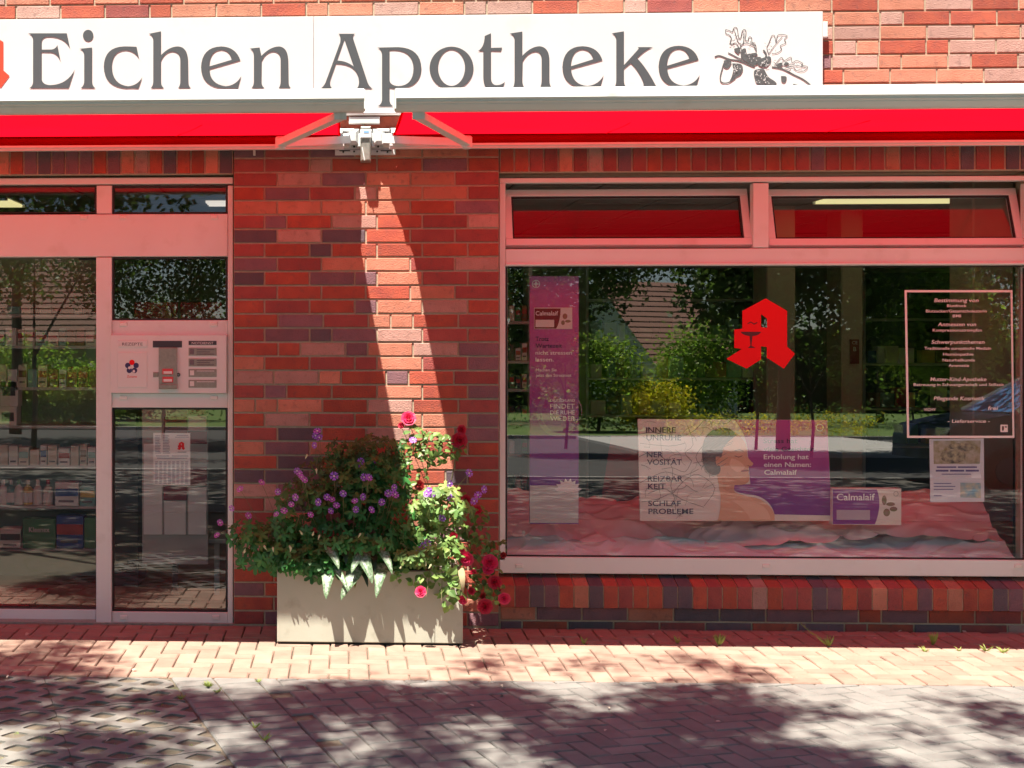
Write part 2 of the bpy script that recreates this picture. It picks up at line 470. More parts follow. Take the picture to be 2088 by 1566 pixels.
for i in range(-5, 0):
    for j in range(-6, 9):
        a, b = -.41 + (i) * LW + .0, j * LH + .15 + .2 * (i % 2) * 0
        c = gxy(a + LW / 2, b + LH / 2)
        pr = project((c[0], c[1], 0))
        corner = max(gxy(a + p, b + q)[1] for p in (0, LW) for q in (0, LH))
        if pr[0] < -170 or pr[1] > 1640: continue
        if corner > -1.232:                          # stones cut along the red band
            v, f = lat; bm = bmesh.new()
            vs_ = [bm.verts.new((gxy(a + x, b + y)[0], gxy(a + x, b + y)[1], z - .034)) for x, y, z in v]
            for q in f: bm.faces.new([vs_[k] for k in q][::-1])
            bmesh.ops.bisect_plane(bm, geom=bm.verts[:] + bm.edges[:] + bm.faces[:], plane_co=(0, -1.232, 0), plane_no=(0, 1, 0), clear_outer=True)
            if len(bm.faces) < 3: bm.free(); continue
            me = bpy.data.meshes.new('grass_paver'); bm.to_mesh(me); bm.free(); me.materials.append(latm.materials[0])
            part('grass_paver', me, None, gp)
        else:
            o = part('grass_paver', latm, None, gp, loc=(*gxy(a, b), -.034 + rnd.uniform(-.003, .003)))
            o.rotation_euler = (math.pi, 0, GA)

# ================================================================== building shell
PL, PR = xat(475.5), xat(1018.5)
WR = xat(2112)                              # right end of the shop window opening
DL = xat(-262)                              # left end of the entrance opening
CH = 0.0825; ZJ = 2.727
ZL0, ZL1 = ZJ - .09, ZJ + 2 * CH           # soldier course
ZTOP = 5.0
bld = thing('pharmacy_building', 'red brick pharmacy front with pier between entrance and shop window', 'building', (0, .1, 0))
def slab(name, x0, x1, z0, z1, y0=.008, y1=.24): return part(name, box(x0, x1, y0, y1, z0, z1), M['mortar'], bld)
pier = slab('pier', PL + .003, PR - .003, -.1, ZL1 - .002)
upper = slab('upper_wall', -5.2, 6.4, ZL1 + .001, ZTOP)
plinth = slab('plinth', PR + .001, WR - .001, -.1, zat(1233) - .004, .022, .24)
_bm = {}
def brick_mesh(wd, ht, dp, var, name='brick'):
    k = (round(wd, 4), round(ht, 4), round(dp, 3), var)
    if k not in _bm: _bm[k] = mesh(name, bbox(-wd / 2, wd / 2, 0, dp, -ht / 2, ht / 2, .003), M['brick'][var])
    return _bm[k]
def pick(wt=None): return rnd.choices(range(6), wt or BRW)[0]
def lay_brick(x0, x1, z0, z1, parent, rest, y=0.0, name='brick', var=None, force=False):
    jn = .0055; wd, ht = x1 - x0 - 2 * jn, z1 - z0 - 2 * jn
    cx, cz = (x0 + x1) / 2, (z0 + z1) / 2
    pr = project((cx, y, cz)); var = pick() if var is None else var
    y += rnd.uniform(-.0012, .0012)
    behind_sign = 40 < pr[1] < 300 and pr[0] < 1655 and not (640 < pr[0] < 880 and pr[1] > 200)
    if force or (-45 < pr[0] < 2133 and -14 < pr[1] < 1300 and not behind_sign):
        o = part(name, brick_mesh(wd, ht, .05, var, name), None, parent, loc=(cx, y, cz)); o.rotation_euler = (rnd.uniform(-.012, .012), rnd.uniform(-.004, .004), rnd.uniform(-.005, .005))
    else: rest.setdefault(var, []).append(bbox(cx - wd / 2, cx + wd / 2, y, y + .05, cz - ht / 2, cz + ht / 2, .003))
def flush(rest, parent, name='brick_rest'):
    for var, g in rest.items(): part(name, cat(*g), M['brick'][var], parent, kind='stuff')
SP, HP = .2629, .1290                        # stretcher and header pitch
wid = PR - PL
rest = {}
DARK_ROWS = {2: [2], 5: [1, 2], 8: [1], 9: [1, 4], 11: [1]}
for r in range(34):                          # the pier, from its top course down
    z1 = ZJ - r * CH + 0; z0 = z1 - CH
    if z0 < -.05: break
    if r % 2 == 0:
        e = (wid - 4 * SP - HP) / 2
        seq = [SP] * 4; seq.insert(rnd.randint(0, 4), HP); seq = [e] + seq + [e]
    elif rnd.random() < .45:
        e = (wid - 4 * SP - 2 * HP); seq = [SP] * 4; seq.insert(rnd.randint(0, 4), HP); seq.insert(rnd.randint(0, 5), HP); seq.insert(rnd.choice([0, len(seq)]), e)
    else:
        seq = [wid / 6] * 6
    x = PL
    for s in seq: lay_brick(x, x + s, z0, z1, pier, rest, var=pick([24, 32, 2, 28, 12, 2]) if .02 < x + s / 2 - (2.6 - z1) * .185 < .34 else None); x += s  # paler bricks along the slanting streak: sunlight put into their colour mix
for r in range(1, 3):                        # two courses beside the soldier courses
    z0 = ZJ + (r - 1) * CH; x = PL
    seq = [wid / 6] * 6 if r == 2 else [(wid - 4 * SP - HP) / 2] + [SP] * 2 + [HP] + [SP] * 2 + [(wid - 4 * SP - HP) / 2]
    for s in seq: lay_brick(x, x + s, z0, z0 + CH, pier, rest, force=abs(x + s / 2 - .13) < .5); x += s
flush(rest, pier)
rest = {}
r = 0; z = ZL1
while z < ZTOP - .05:                        # wall above
    x = -5.2 + (0 if r % 2 else -.13) + rnd.choice([0, .065])
    while x < 6.35:
        s = HP if rnd.random() < .17 else SP
        lay_brick(max(x, -5.2), min(x + s, 6.39), z, z + CH, upper, rest, var=pick([30, 44, 4, 20, 2, 0])); x += s  # paler mix of the same brick, standing in for strong sun here
    z += CH; r += 1
flush(rest, upper)
def lintel(x0, x1):
    l = slab('lintel', x0, x1, ZL0 + .002, ZL1 - .002); n = round((x1 - x0) / .0835); p = (x1 - x0) / n; rs = {}
    for k in range(n): lay_brick(x0 + k * p, x0 + (k + 1) * p, ZL0, ZL1, l, rs, name='soldier_brick')
    flush(rs, l)
lintel(DL, PL - .002); lintel(PR + .002, WR)
# sloping sill of bricks on edge
SZ0, SZ1, SZF = zat(1233), zat(1169, .07), zat(1190.5, -.035)
sill = part('window_sill', extrude_x([(-.030, SZ0 + .003), (-.030, SZF - .006), (.11, SZ1 - .008), (.2, SZ1 - .02), (.2, SZ0 + .003)], PR + .004, WR - .004), M['mortar'], bld)
n = round((WR - PR) / .0835); p = (WR - PR) / n
sillm = {}
for k in range(n):
    var = pick(); a = p / 2 - .0035
    if var not in sillm:
        pr_ = [(-.035, SZ0), (-.035, SZF - .003), (-.032, SZF), (.11, SZ1 - .002), (.11, SZ0)]
        sillm[var] = mesh('sill_brick', extrude_x(pr_, -a, a), M['brick'][var])
    part('sill_brick', sillm[var], None, sill, loc=(PR + (k + .5) * p, rnd.uniform(-.0015, .0015), rnd.uniform(-.0012, .0012)))
rest = {}
for r in range(4):
    z1 = SZ0 - .004 - r * CH; z0 = z1 - CH; x = PR - (.13 if r % 2 else .05)
    while x < WR:
        s = HP if rnd.random() < .12 else SP
        a, b = max(x, PR + .004), min(x + s, WR - .004)
        if b - a > .03: lay_brick(a, b, max(z0, -.03), z1, plinth, rest, y=.014)
        x += s
    if z0 < 0: break
flush(rest, plinth)
# brickwork outside the picture, left of the entrance and right of the shop window
for x0, x1, nm in ((-5.2, DL, 'far_pier'), (WR, 6.4, 'far_pier')):
    fp = slab(nm, x0 + .002, x1 - .002, -.1, ZL1 - .002); rs = {}
    for r in range(36):
        z1 = ZL1 - r * CH
        if z1 < .02: break
        x = x0 - (.13 if r % 2 else 0)
        while x < x1:
            a, b = max(x, x0), min(x + SP, x1)
            if b - a > .03: rs.setdefault(pick(), []).append(bbox(a + .005, b - .005, 0, .05, z1 - CH + .005, z1 - .005, .003))
            x += SP
    flush(rs, fp)
# reveals and the room behind
part('return_wall', box(-5.4, -5.2, .0, 7.2, -.1, ZTOP), M['mortar'], bld)
part('return_wall', box(6.4, 6.6, .0, 7.2, -.1, ZTOP), M['mortar'], bld)
part('roof', box(-5.4, 6.6, .0, 7.2, ZTOP, ZTOP + .2), M['mortar'], bld)

# ================================================================== entrance front
def fr(x0, y0, x1, y1, ya=.055, yb=.12, b=.003): return rectpx(x0, y0, x1, y1, ya, yb, b)
def member(parent, name, x0, y0, x1, y1, ya=.055, yb=.12, m='white', b=.003): return part(name, fr(x0, y0, x1, y1, ya, yb, b), M[m], parent)
def gasket(parent, x0, y0, x1, y1, Y=.066, t=4.0):
    g = cat(fr(x0, y0, x1, y0 + t, Y, Y + .02, .001), fr(x0, y1 - t, x1, y1, Y, Y + .02, .001),
            fr(x0, y0 + t, x0 + t, y1 - t, Y, Y + .02, .001), fr(x1 - t, y0 + t, x1, y1 - t, Y, Y + .02, .001))
    return part('glazing_gasket', g, M['gasket'], parent)
def pane(parent, x0, y0, x1, y1, Y, tilt=0.0, m='glass_door'):
    a, c = at(x0, y1, Y), at(x1, y0, Y); v, f = box(a.x, c.x, Y, Y + .012, a.z, c.z); zc = (a.z + c.z) / 2
    v = [(x, y + math.tan(tilt) * (z - zc), z) for x, y, z in v]
    return part('pane', (v, f), M[m], parent)
def drain_cap(parent, px, py, Y=.055, wd=15, ht=8):
    a, c = at(px - wd / 2, py + ht / 2, Y), at(px + wd / 2, py - ht / 2, Y)
    o = part('drain_cap', bbox(a.x, c.x, Y - .006, Y, a.z, c.z, .003), M['cap'], parent); return o
ent = thing('entrance_front', 'white framed glazed entrance with sliding door beside the brick pier', 'entrance', (xat(220), .08, 0))
member(ent, 'top_rail', -262, 361, 475, 378)
member(ent, 'jamb', 464.5, 378.2, 475, 1277)
member(ent, 'jamb', -262, 378.2, -236, 1277)
member(ent, 'header_panel', -236, 436, 464.3, 524.5, .05)
member(ent, 'post', 197, 378.2, 228, 435.8)
member(ent, 'post', 196, 524.7, 227.5, 1277, .045)
member(ent, 'rail', 228, 653, 464.3, 802 + 0, .058)
member(ent, 'rail', 228, 802.3, 464.3, 831, .0555)
member(ent, 'bottom_rail', 228, 1249, 464.3, 1277)
for r_ in ((-236, 378, 197, 436), (228, 378, 464, 436), (228, 524.5, 464, 653), (228, 831, 464, 1249)):
    gasket(ent, *r_); pane(ent, r_[0], r_[1], r_[2], r_[3], .085, R(.75) if r_[1] > 500 else R(2.0), 'glass_top' if r_[1] < 500 else 'glass_door')
for q in ((171, 443), (251, 443), (437, 443)): drain_cap(ent, *q, Y=.05)
for q in ((252, 661), (436, 661)): drain_cap(ent, *q, Y=.058)
for q in ((252, 811), (436, 811)): drain_cap(ent, *q, Y=.0555)
for q in ((252, 1259), (440, 1259)): drain_cap(ent, *q)
leaf = member(ent, 'door_leaf', -236, 1243, 195.5, 1270.5, .12, .16)
member(leaf, 'leaf_stile', -236, 525, -212, 1242.8, .12, .16)
g_ = fr(-212, 1238, 195.5, 1242.8, .123, .14, .001)
part('leaf_gasket', g_, M['gasket'], leaf)
pane(ent, -212, 515, 196, 1240, .135, R(.75))
part('threshold', box(DL, PL, .02, .24, -.06, .004), M['galv'], ent)
part('leaf_stop', rectpx(160, 526, 196, 530, .12, .13), M['gasket'], ent)

# letter-box and bell plate ---------------------------------------------------
lb = thing('letterbox_panel', 'white prescription letter slot and bell plate mounted in entrance frame', 'letterbox', at(344, 742, .05))
PYf = .036
part('plate', rectpx(225.5, 683, 462, 801.5, PYf, .056, .002), M['white'], lb)
part('flap', rectpx(240, 694, 300, 708, PYf - .004, PYf, .003), M['white'], lb)
part('flap_lettering', lettering('REZEPTE', 270, 704.5, 6.2, PYf - .0045, 42, 'C'), M['grey_letter'], lb)
M['steel'] = mat('brushed_steel', (.36, .34, .30), (.30, .28, .25), 60, .4, .04, 300, metal=.5)
M['darkbox'] = mat('dark_plastic', (.05, .045, .06), rough=.4)
M['paper'] = mat('white_paper', (.74, .73, .72), (.70, .69, .68), 20, .85)
M['ink'] = mat('grey_ink', (.16, .15, .17), rough=.9)
M['navy'] = mat('navy_ink', (.04, .045, .14), rough=.8)
pd = part('pouch_door', rectpx(240, 718, 300, 790, PYf - .003, PYf, .002), M['white'], lb)
em = []
for k in range(5):
    a = -math.pi / 2 + k * 2 * math.pi / 5
    em.append(ell(269 + 9 * math.cos(a), 748 + 9 * math.sin(a), 5.6, 5.6, 14))
part('emblem', flatpx(em[1:], PYf - .0037), M['navy'], pd)
part('emblem_petal', flatpx(em[:1], PYf - .0037), M['red'], pd)
part('emblem_ring', flatpx([ell(264, 750, 3, 3, 10), ell(273, 757, 2.6, 3, 10)], PYf - .0041), M['paper'], pd)
part('emblem_lettering', lettering('Zuname', 269, 770, 5, PYf - .0037, 20, 'C'), M['red'], pd)
part('speaker_window', rectpx(311.5, 695, 371, 708.5, PYf - .003, PYf, .002), M['darkbox'], lb)
bell = part('bell_unit', rectpx(323.5, 709, 361, 793, PYf - .016, PYf, .003), M['steel'], lb)
part('bell_shelf', rectpx(325, 784, 361, 792, PYf - .026, PYf - .016, .002), M['steel'], bell)
for yy in (752, 768.5): part('bell_button', rectpx(331, yy, 353, yy + 11.5, PYf - .020, PYf - .016, .002), mat('red_button', (.60, .07, .08), rough=.4), bell)
for yy in (757, 773): part('bell_label', rectpx(333.5, yy, 350.5, yy + 5, PYf - .0206, PYf - .0201), M['paper'], bell)
part('keyhole_plate', rectpx(312, 759, 323, 769, PYf - .004, PYf, .002), M['steel'], lb)
part('key_lock', ([(at(364, 764, PYf).x + r_ * math.cos(a), PYf - y_, at(364, 764, PYf).z + r_ * math.sin(a)) for r_, y_ in ((.011, 0), (.011, .006), (.006, .006), (.005, .002)) for a in [2 * math.pi * k / 12 for k in range(12)]],
                [(i * 12 + k, i * 12 + (k + 1) % 12, (i + 1) * 12 + (k + 1) % 12, (i + 1) * 12 + k) for i in range(3) for k in range(12)]), M['darkbox'], lb)
for k, yy in enumerate((695, 709, 731, 752.5, 774.5)):
    s_ = part('name_strip', rectpx(384.5, yy, 441.5, yy + (8.5 if k == 0 else 16), PYf - .003, PYf, .0015), M['darkbox'] if k == 0 else M['steel'], lb)
    if k == 0: part('strip_lettering', lettering('NOTDIENST', 413, yy + 7, 5.2, PYf - .0036, 44, 'C'), M['paper'], s_)
    else:
        part('strip_print', cat(rectpx(387, yy + 2.5, 396, yy + 13, PYf - .0036, PYf - .003), *[rectpx(401, yy + 3 + q * 4.5, 437 - 9 * (q % 2), yy + 5 + q * 4.5, PYf - .0036, PYf - .003) for q in range(3 if k < 3 else 1)]), M['ink'] if k < 3 else M['paper'], s_)

# ================================================================== shop window
TILT = R(.95)
shop = thing('shop_window', 'large white framed shop window with two tilted top lights over brick sill', 'window', (xat(1560), .08, zat(1170)))
member(shop, 'top_rail', 1018.5, 358, 2112, 373)
member(shop, 'jamb', 1018.5, 373.2, 1030.5, 1142.3)
member(shop, 'jamb', 2092, 373.2, 2112, 1142.3)
tr = member(shop, 'transom', 1030.7, 505, 2091.8, 542.5)
part('drip_edge', rectpx(1030.7, 534, 2091.8, 542, .045, .0555, .004), M['white'], tr)
member(shop, 'mullion', 1536, 373.2, 1567.5, 504.8)
br = member(shop, 'bottom_rail', 1018.5, 1142.5, 2112, 1168.5)
gasket(shop, 1030.7, 542.7, 2091.8, 1142.3, .07, 3.5)
pane(shop, 1030.7, 542.7, 2091.8, 1142.3, .088, TILT, 'glass')
for px in (1059, 1562, 2076): drain_cap(shop, px, 1154)
ZC = (zat(542.7, .088) + zat(1142.3, .088)) / 2
def onpane(px, py, off=.0):
    """point on the inner face of the shop pane"""
    Y = .1
    for _ in range(3):
        p = at(px, py, Y); Y = .088 + .012 + math.tan(TILT) * (p.z - ZC) + off
    return at(px, py, Y)
def sash(x0, x1, ang=R(19)):
    s = thing('x', '', '') if False else None
    a, c = at(x0, 500, .075), at(x1, 500, .075); zb = a.z; Hh = .358; wR = .043
    def T(v): return [(x, .075 + d * math.cos(ang) + h * math.sin(ang), zb + h * math.cos(ang) - d * math.sin(ang)) for x, d, h in v]
    def B(xa, xb, d0, d1, h0, h1, bb=.003):
        v, f = bbox(xa, xb, d0, d1, h0, h1, bb); return T(v), f
    fo = part('sash_frame', cat(B(a.x, c.x, 0, .05, 0, wR), B(a.x, c.x, 0, .05, Hh - wR, Hh), B(a.x, a.x + wR, .0005, .05, wR, Hh - wR), B(c.x - wR, c.x, .0005, .05, wR, Hh - wR)), M['white'], shop)
    t = .010
    part('sash_gasket', cat(B(a.x + wR, c.x - wR, .008, .02, wR, wR + t, .001), B(a.x + wR, c.x - wR, .008, .02, Hh - wR - t, Hh - wR, .001),
         B(a.x + wR, a.x + wR + t, .008, .02, wR + t, Hh - wR - t, .001), B(c.x - wR - t, c.x - wR, .008, .02, wR + t, Hh - wR - t, .001)), M['gasket'], fo)
    v, f = box(a.x + wR, c.x - wR, .022, .034, wR, Hh - wR); part('sash_pane', (T(v), f), M['glass_top'], fo)
sash(1031.5, 1535); sash(1568.5, 2091)

# ================================================================== sign
SY = -.047
sg = thing('pharmacy_sign', 'long white sign board with grey lettering Eichen Apotheke above awnings', 'sign', at(640, 229, -.03))
SZb, SZt = zat(229, SY), zat(33, SY)
def board(x0, x1): return part('board', bbox(xat(x0, SY), xat(x1, SY), SY, -.014, SZb, SZt, .002), M['sign'], sg)
board(-430, 639.4); board(640, 1678)
for px in (1683, -300, 640): part('bracket', rectpx(px - 8, 44, px + 5, 75, -.040, .0, .002), M['white'], sg)
part('bottom_tube', tube([(xat(-400), -.05, zat(231, -.05)), (xat(1670), -.05, zat(231, -.05))], .012, 8), M['white'], sg)
S1 = lambda x, y: (x / 3.48 + 40, y / 3.48 + 50)
S2 = lambda x, y: (x / 5.22 + 640, y / 5.22 + 50)
S3 = lambda x, y: (x / 4.35 + 960, y / 4.35 + 50)
GLY = [
 (S1, 'M 58 62 L 335 62 L 358 172 Q 320 88 210 87 Q 158 87 156 125 L 156 178 L 225 177 Q 255 175 268 145 L 292 270 Q 270 200 215 198 L 156 197 L 156 385 Q 160 428 220 430 Q 340 425 392 318 L 348 452 L 66 452 Q 95 438 95 405 L 95 110 Q 92 72 58 62 Z', []),
 (S1, 'M 422 172 L 514 163 L 514 400 Q 514 438 540 452 L 430 452 Q 458 438 458 400 L 458 225 Q 458 180 422 172 Z', [ell(486, 78, 37, 41)]),
 (S1, 'M 830 158 L 848 245 Q 815 185 750 183 Q 655 190 655 300 Q 658 425 770 438 Q 840 432 872 370 L 842 457 Q 800 450 760 455 Q 600 445 597 300 Q 600 160 740 155 Q 790 155 830 158 Z', []),
 (S1, 'M 915 66 L 1003 48 L 1003 218 Q 1060 155 1125 155 Q 1190 160 1195 250 L 1197 400 Q 1198 440 1217 452 L 1123 452 Q 1140 438 1140 400 L 1140 255 Q 1138 195 1085 192 Q 1030 195 1003 260 L 1003 400 Q 1003 438 1027 452 L 928 452 Q 948 438 948 400 L 948 115 Q 945 75 915 66 Z', []),
 (S1, 'M 1348 318 Q 1350 425 1465 438 Q 1540 430 1574 362 L 1548 457 Q 1500 450 1450 455 Q 1290 445 1287 305 Q 1292 160 1430 155 Q 1535 158 1567 255 Z M 1346 297 Q 1350 185 1430 181 Q 1490 182 1504 250 Z', []),
 (S1, 'M 1632 170 L 1703 163 L 1716 222 Q 1775 158 1840 155 Q 1902 160 1906 250 L 1908 400 Q 1908 440 1927 452 L 1836 452 Q 1852 438 1852 400 L 1852 255 Q 1850 195 1800 192 Q 1745 197 1718 262 L 1716 400 Q 1716 438 1740 452 L 1643 452 Q 1662 438 1662 400 L 1662 225 Q 1660 180 1632 170 Z', []),
 (S2, 'M 258 98 L 442 98 Q 410 110 418 150 L 570 610 Q 590 668 630 682 L 455 682 Q 480 660 480 610 Q 470 420 235 418 L 175 590 Q 165 630 180 660 L 195 682 L 70 682 Q 105 660 125 615 L 280 190 Q 290 110 258 98 Z M 325 158 L 425 448 Q 350 385 246 383 Z', []),
 (S2, 'M 672 245 L 900 240 Q 1140 250 1145 470 Q 1140 640 960 680 Q 900 692 805 676 L 805 800 Q 808 855 850 870 L 672 870 Q 722 855 725 800 L 725 330 Q 722 258 672 245 Z M 805 275 Q 1055 255 1060 470 Q 1055 650 900 655 Q 810 650 805 590 Z', []),
 (S2, '', [ell(1465, 465, 234, 230, 48), ell(1465, 460, 143, 193, 48)]),
 (S2, 'M 1885 92 L 1885 248 L 2005 245 L 1990 285 L 1885 282 L 1885 560 Q 1885 640 1940 645 Q 2000 645 2035 608 L 2005 690 Q 1900 700 1850 685 Q 1805 660 1803 560 L 1803 282 L 1745 282 Q 1815 245 1818 122 Z', []),
 (S3, 'M 342 80 L 457 62 L 457 278 Q 530 195 610 192 Q 690 200 697 300 L 697 490 Q 697 540 722 566 L 610 566 Q 628 540 628 490 L 628 310 Q 625 242 572 240 Q 500 250 460 330 L 457 490 Q 457 540 480 566 L 370 566 Q 388 540 388 490 L 388 140 Q 385 90 342 80 Z', []),
 (S3, 'M 890 395 Q 900 535 1035 545 Q 1135 535 1178 450 L 1145 570 Q 1080 562 1020 568 Q 815 555 812 380 Q 820 195 990 192 Q 1130 195 1168 318 Z M 887 370 Q 895 225 990 222 Q 1065 225 1085 308 Z', []),
 (S3, 'M 1247 78 L 1358 60 L 1358 360 L 1485 220 Q 1495 205 1475 200 L 1620 200 Q 1560 215 1475 298 Q 1560 385 1640 540 L 1662 566 L 1520 566 Q 1545 545 1520 490 Q 1480 400 1418 345 L 1358 395 L 1358 490 Q 1358 540 1387 566 L 1268 566 Q 1290 540 1290 490 L 1290 140 Q 1287 90 1247 78 Z', []),
]
g = GLY[11]; GLY.append((lambda x, y: S3(x + 853, y - 4), g[1], []))
for S, d, extra in GLY:
    polys = [[S(*q) for q in p] for p in path_pts(d) + extra]
    v, f = fill([[(x, -y) for x, y in p] for p in polys])
    part('letter', ([at(x, -y, SY - .0025) for x, y, z in v], f), M['grey_letter'], sg)
# pharmacy A, shared by sign, window and notice; unit box traced from the window
APOLY = [(370, 203), (470, 262), (470, 430), (507, 463), (455, 533), (375, 482), (375, 432), (348, 428), (348, 490), (280, 533), (185, 487), (258, 440), (222, 436), (222, 350), (260, 345), (260, 262)]
AHOLE = [(348, 278), (376, 298), (376, 342), (348, 337)]
def a_mark(fn, sc, ox, oy):
    g = lambda x, y: fn(ox + (x - 346) * sc, oy + (y - 368) * sc)
    v, f = fill([[(x, -y) for x, y in APOLY], [(x, -y) for x, y in AHOLE]])
    return [g(x, -y) for x, y, z in v], f
def a_cup(fn, sc, ox, oy):
    cup = path_pts('M 252 360 L 348 360 Q 340 378 308 380 L 303 425 L 322 436 L 286 436 L 298 425 L 294 380 Q 260 376 252 360 Z') + [stroke([(285, 322), (300, 314), (315, 324), (330, 316)], 5)]
    g = lambda x, y: fn(ox + (x - 346) * sc, oy + (y - 368) * sc)
    v, f = fill([[(x, -y) for x, y in p] for p in cup]); return [g(x, -y) for x, y, z in v], f
M['orange_red'] = mat('sign_red_vinyl', (.75, .05, .02), rough=.5)
part('red_mark', a_mark(lambda x, y: at(x, y, SY - .0025), .345, -36, 122), M['orange_red'], sg)
# oak twig drawing
Z5 = lambda x, y: (x / 6.96 + 1430, y / 6.96 + 30)
def zp(l): return [Z5(*q) for q in l]
def outline(l, wd=9, closed=True):
    l = l + [l[0]] if closed else l
    return stroke(zp(l), wd / 6.96)
oak = []
def smooth(l, k=4):
    o = []
    for i in range(len(l) - 1):
        p0, p1, p2, p3 = l[max(i - 1, 0)], l[i], l[i + 1], l[min(i + 2, len(l) - 1)]
        for q in range(k):
            t = q / k; o.append(tuple(.5 * (2 * p1[a] + (p2[a] - p0[a]) * t + (2 * p0[a] - 5 * p1[a] + 4 * p2[a] - p3[a]) * t * t + (3 * p1[a] - p0[a] - 3 * p2[a] + p3[a]) * t**3) for a in (0, 1)))
    return o + [l[-1]]
strokes = [([(190, 600), (260, 582), (400, 632), (540, 655), (700, 722), (760, 740)], 20), ([(380, 540), (450, 575), (540, 620), (720, 690)], 16),
           ([(1000, 740), (1150, 770), (1310, 850), (1450, 920), (1550, 1000)], 20),
           ([(345, 210), (400, 225), (440, 245), (455, 200), (480, 178), (510, 200), (530, 320), (560, 330), (580, 240), (610, 208), (635, 240), (625, 350), (660, 370), (680, 315), (715, 330), (720, 390), (770, 430), (785, 520)], 10),
           ([(345, 210), (350, 265), (400, 290), (430, 340), (410, 370), (430, 420), (480, 400), (520, 440), (560, 540)], 10), ([(470, 220), (520, 380), (560, 430), (570, 560)], 9), ([(605, 250), (600, 390), (560, 440)], 12),
           ([(960, 560), (930, 470), (960, 400), (1000, 300), (1040, 300), (1060, 390), (1080, 300), (1130, 280), (1220, 298), (1180, 350), (1200, 400), (1120, 440), (1140, 490), (1080, 540), (1000, 550)], 9), ([(950, 570), (1030, 450), (1150, 310)], 8),
           ([(880, 500), (920, 560), (910, 620)], 24), ([(1040, 720), (1090, 650), (1140, 605), (1180, 650), (1270, 600), (1290, 680), (1350, 650), (1440, 690), (1420, 715), (1510, 740), (1450, 800), (1350, 790), (1300, 740), (1180, 760)], 9),
           ([(1080, 730), (1250, 710), (1480, 745)], 8), ([(320, 690), (270, 880), (290, 960), (380, 965), (480, 900)], 18), ([(560, 540), (545, 480), (580, 420), (650, 405), (740, 440), (775, 510)], 10)]
for l, wd in strokes: oak.append(stroke(zp(smooth(l)), wd / 6.96))
for l in ([(320, 650), (380, 640), (430, 680), (380, 760), (320, 745)], [(440, 690), (560, 700), (592, 770), (560, 850), (500, 885), (400, 960), (440, 860), (450, 780)],
          [(560, 600), (570, 500), (630, 480), (650, 560), (760, 600), (840, 600), (850, 660), (760, 720), (650, 680)], [(640, 560), (780, 540), (790, 580), (700, 590)],
          [(850, 620), (970, 590), (990, 660), (930, 740), (850, 740), (800, 700)], [(745, 850), (760, 785), (880, 770), (920, 830), (960, 890), (1050, 950), (1060, 1000), (900, 1010), (790, 985)],
          [(1130, 870), (1210, 880), (1190, 960), (1140, 950)], [(470, 480), (545, 470), (530, 560), (470, 510)], [(1200, 670), (1245, 690), (1210, 720), (1170, 705)], [(1090, 690), (1150, 680), (1130, 740), (1060, 730)], [(1310, 980), (1380, 1000), (1450, 1022), (1300, 1020)]):
    oak.append(zp(smooth(l + [l[0]], 3)[:-1]))
M['grey_print'] = mat('grey_print', (.055, .06, .066), (.09, .098, .105), 60, .6)
og = []
for k, p in enumerate(oak):
    og.append(flatpx([p], SY - .0025 - .00004 * k))
for _ in range(70):
    cx_, cy_, r_ = rnd.choice([(1220, 690, 120), (1000, 450, 110), (520, 330, 110), (1330, 740, 110), (720, 420, 60), (430, 400, 50), (1000, 680, 70)])
    a = rnd.uniform(0, 6.28); x_, y_ = cx_ + r_ * rnd.uniform(-.8, .8), cy_ + r_ * rnd.uniform(-.5, .5)
    og.append(flatpx([stroke([Z5(x_, y_), Z5(x_ + 26 * math.cos(a), y_ + 22 * math.sin(a))], rnd.uniform(.5, 1.1))], SY - .005 - .00003 * _))
part('oak_twig_drawing', cat(*og), M['grey_print'], sg)
lg = []
for _ in range(80):
    cx_, cy_, r_ = rnd.choice([(500, 740, 75), (700, 610, 100), (820, 820, 60), (900, 680, 60), (480, 820, 70), (870, 930, 90)])
    a = rnd.uniform(0, 6.28); x_, y_ = cx_ + r_ * rnd.uniform(-.9, .9), cy_ + r_ * rnd.uniform(-.7, .7)
    lg.append(flatpx([stroke([Z5(x_, y_), Z5(x_ + 20 * math.cos(a), y_ + 18 * math.sin(a))], rnd.uniform(.5, 1.2))], SY - .0078 - .00002 * _))
part('oak_twig_highlight', cat(*lg), M['sign'], sg)

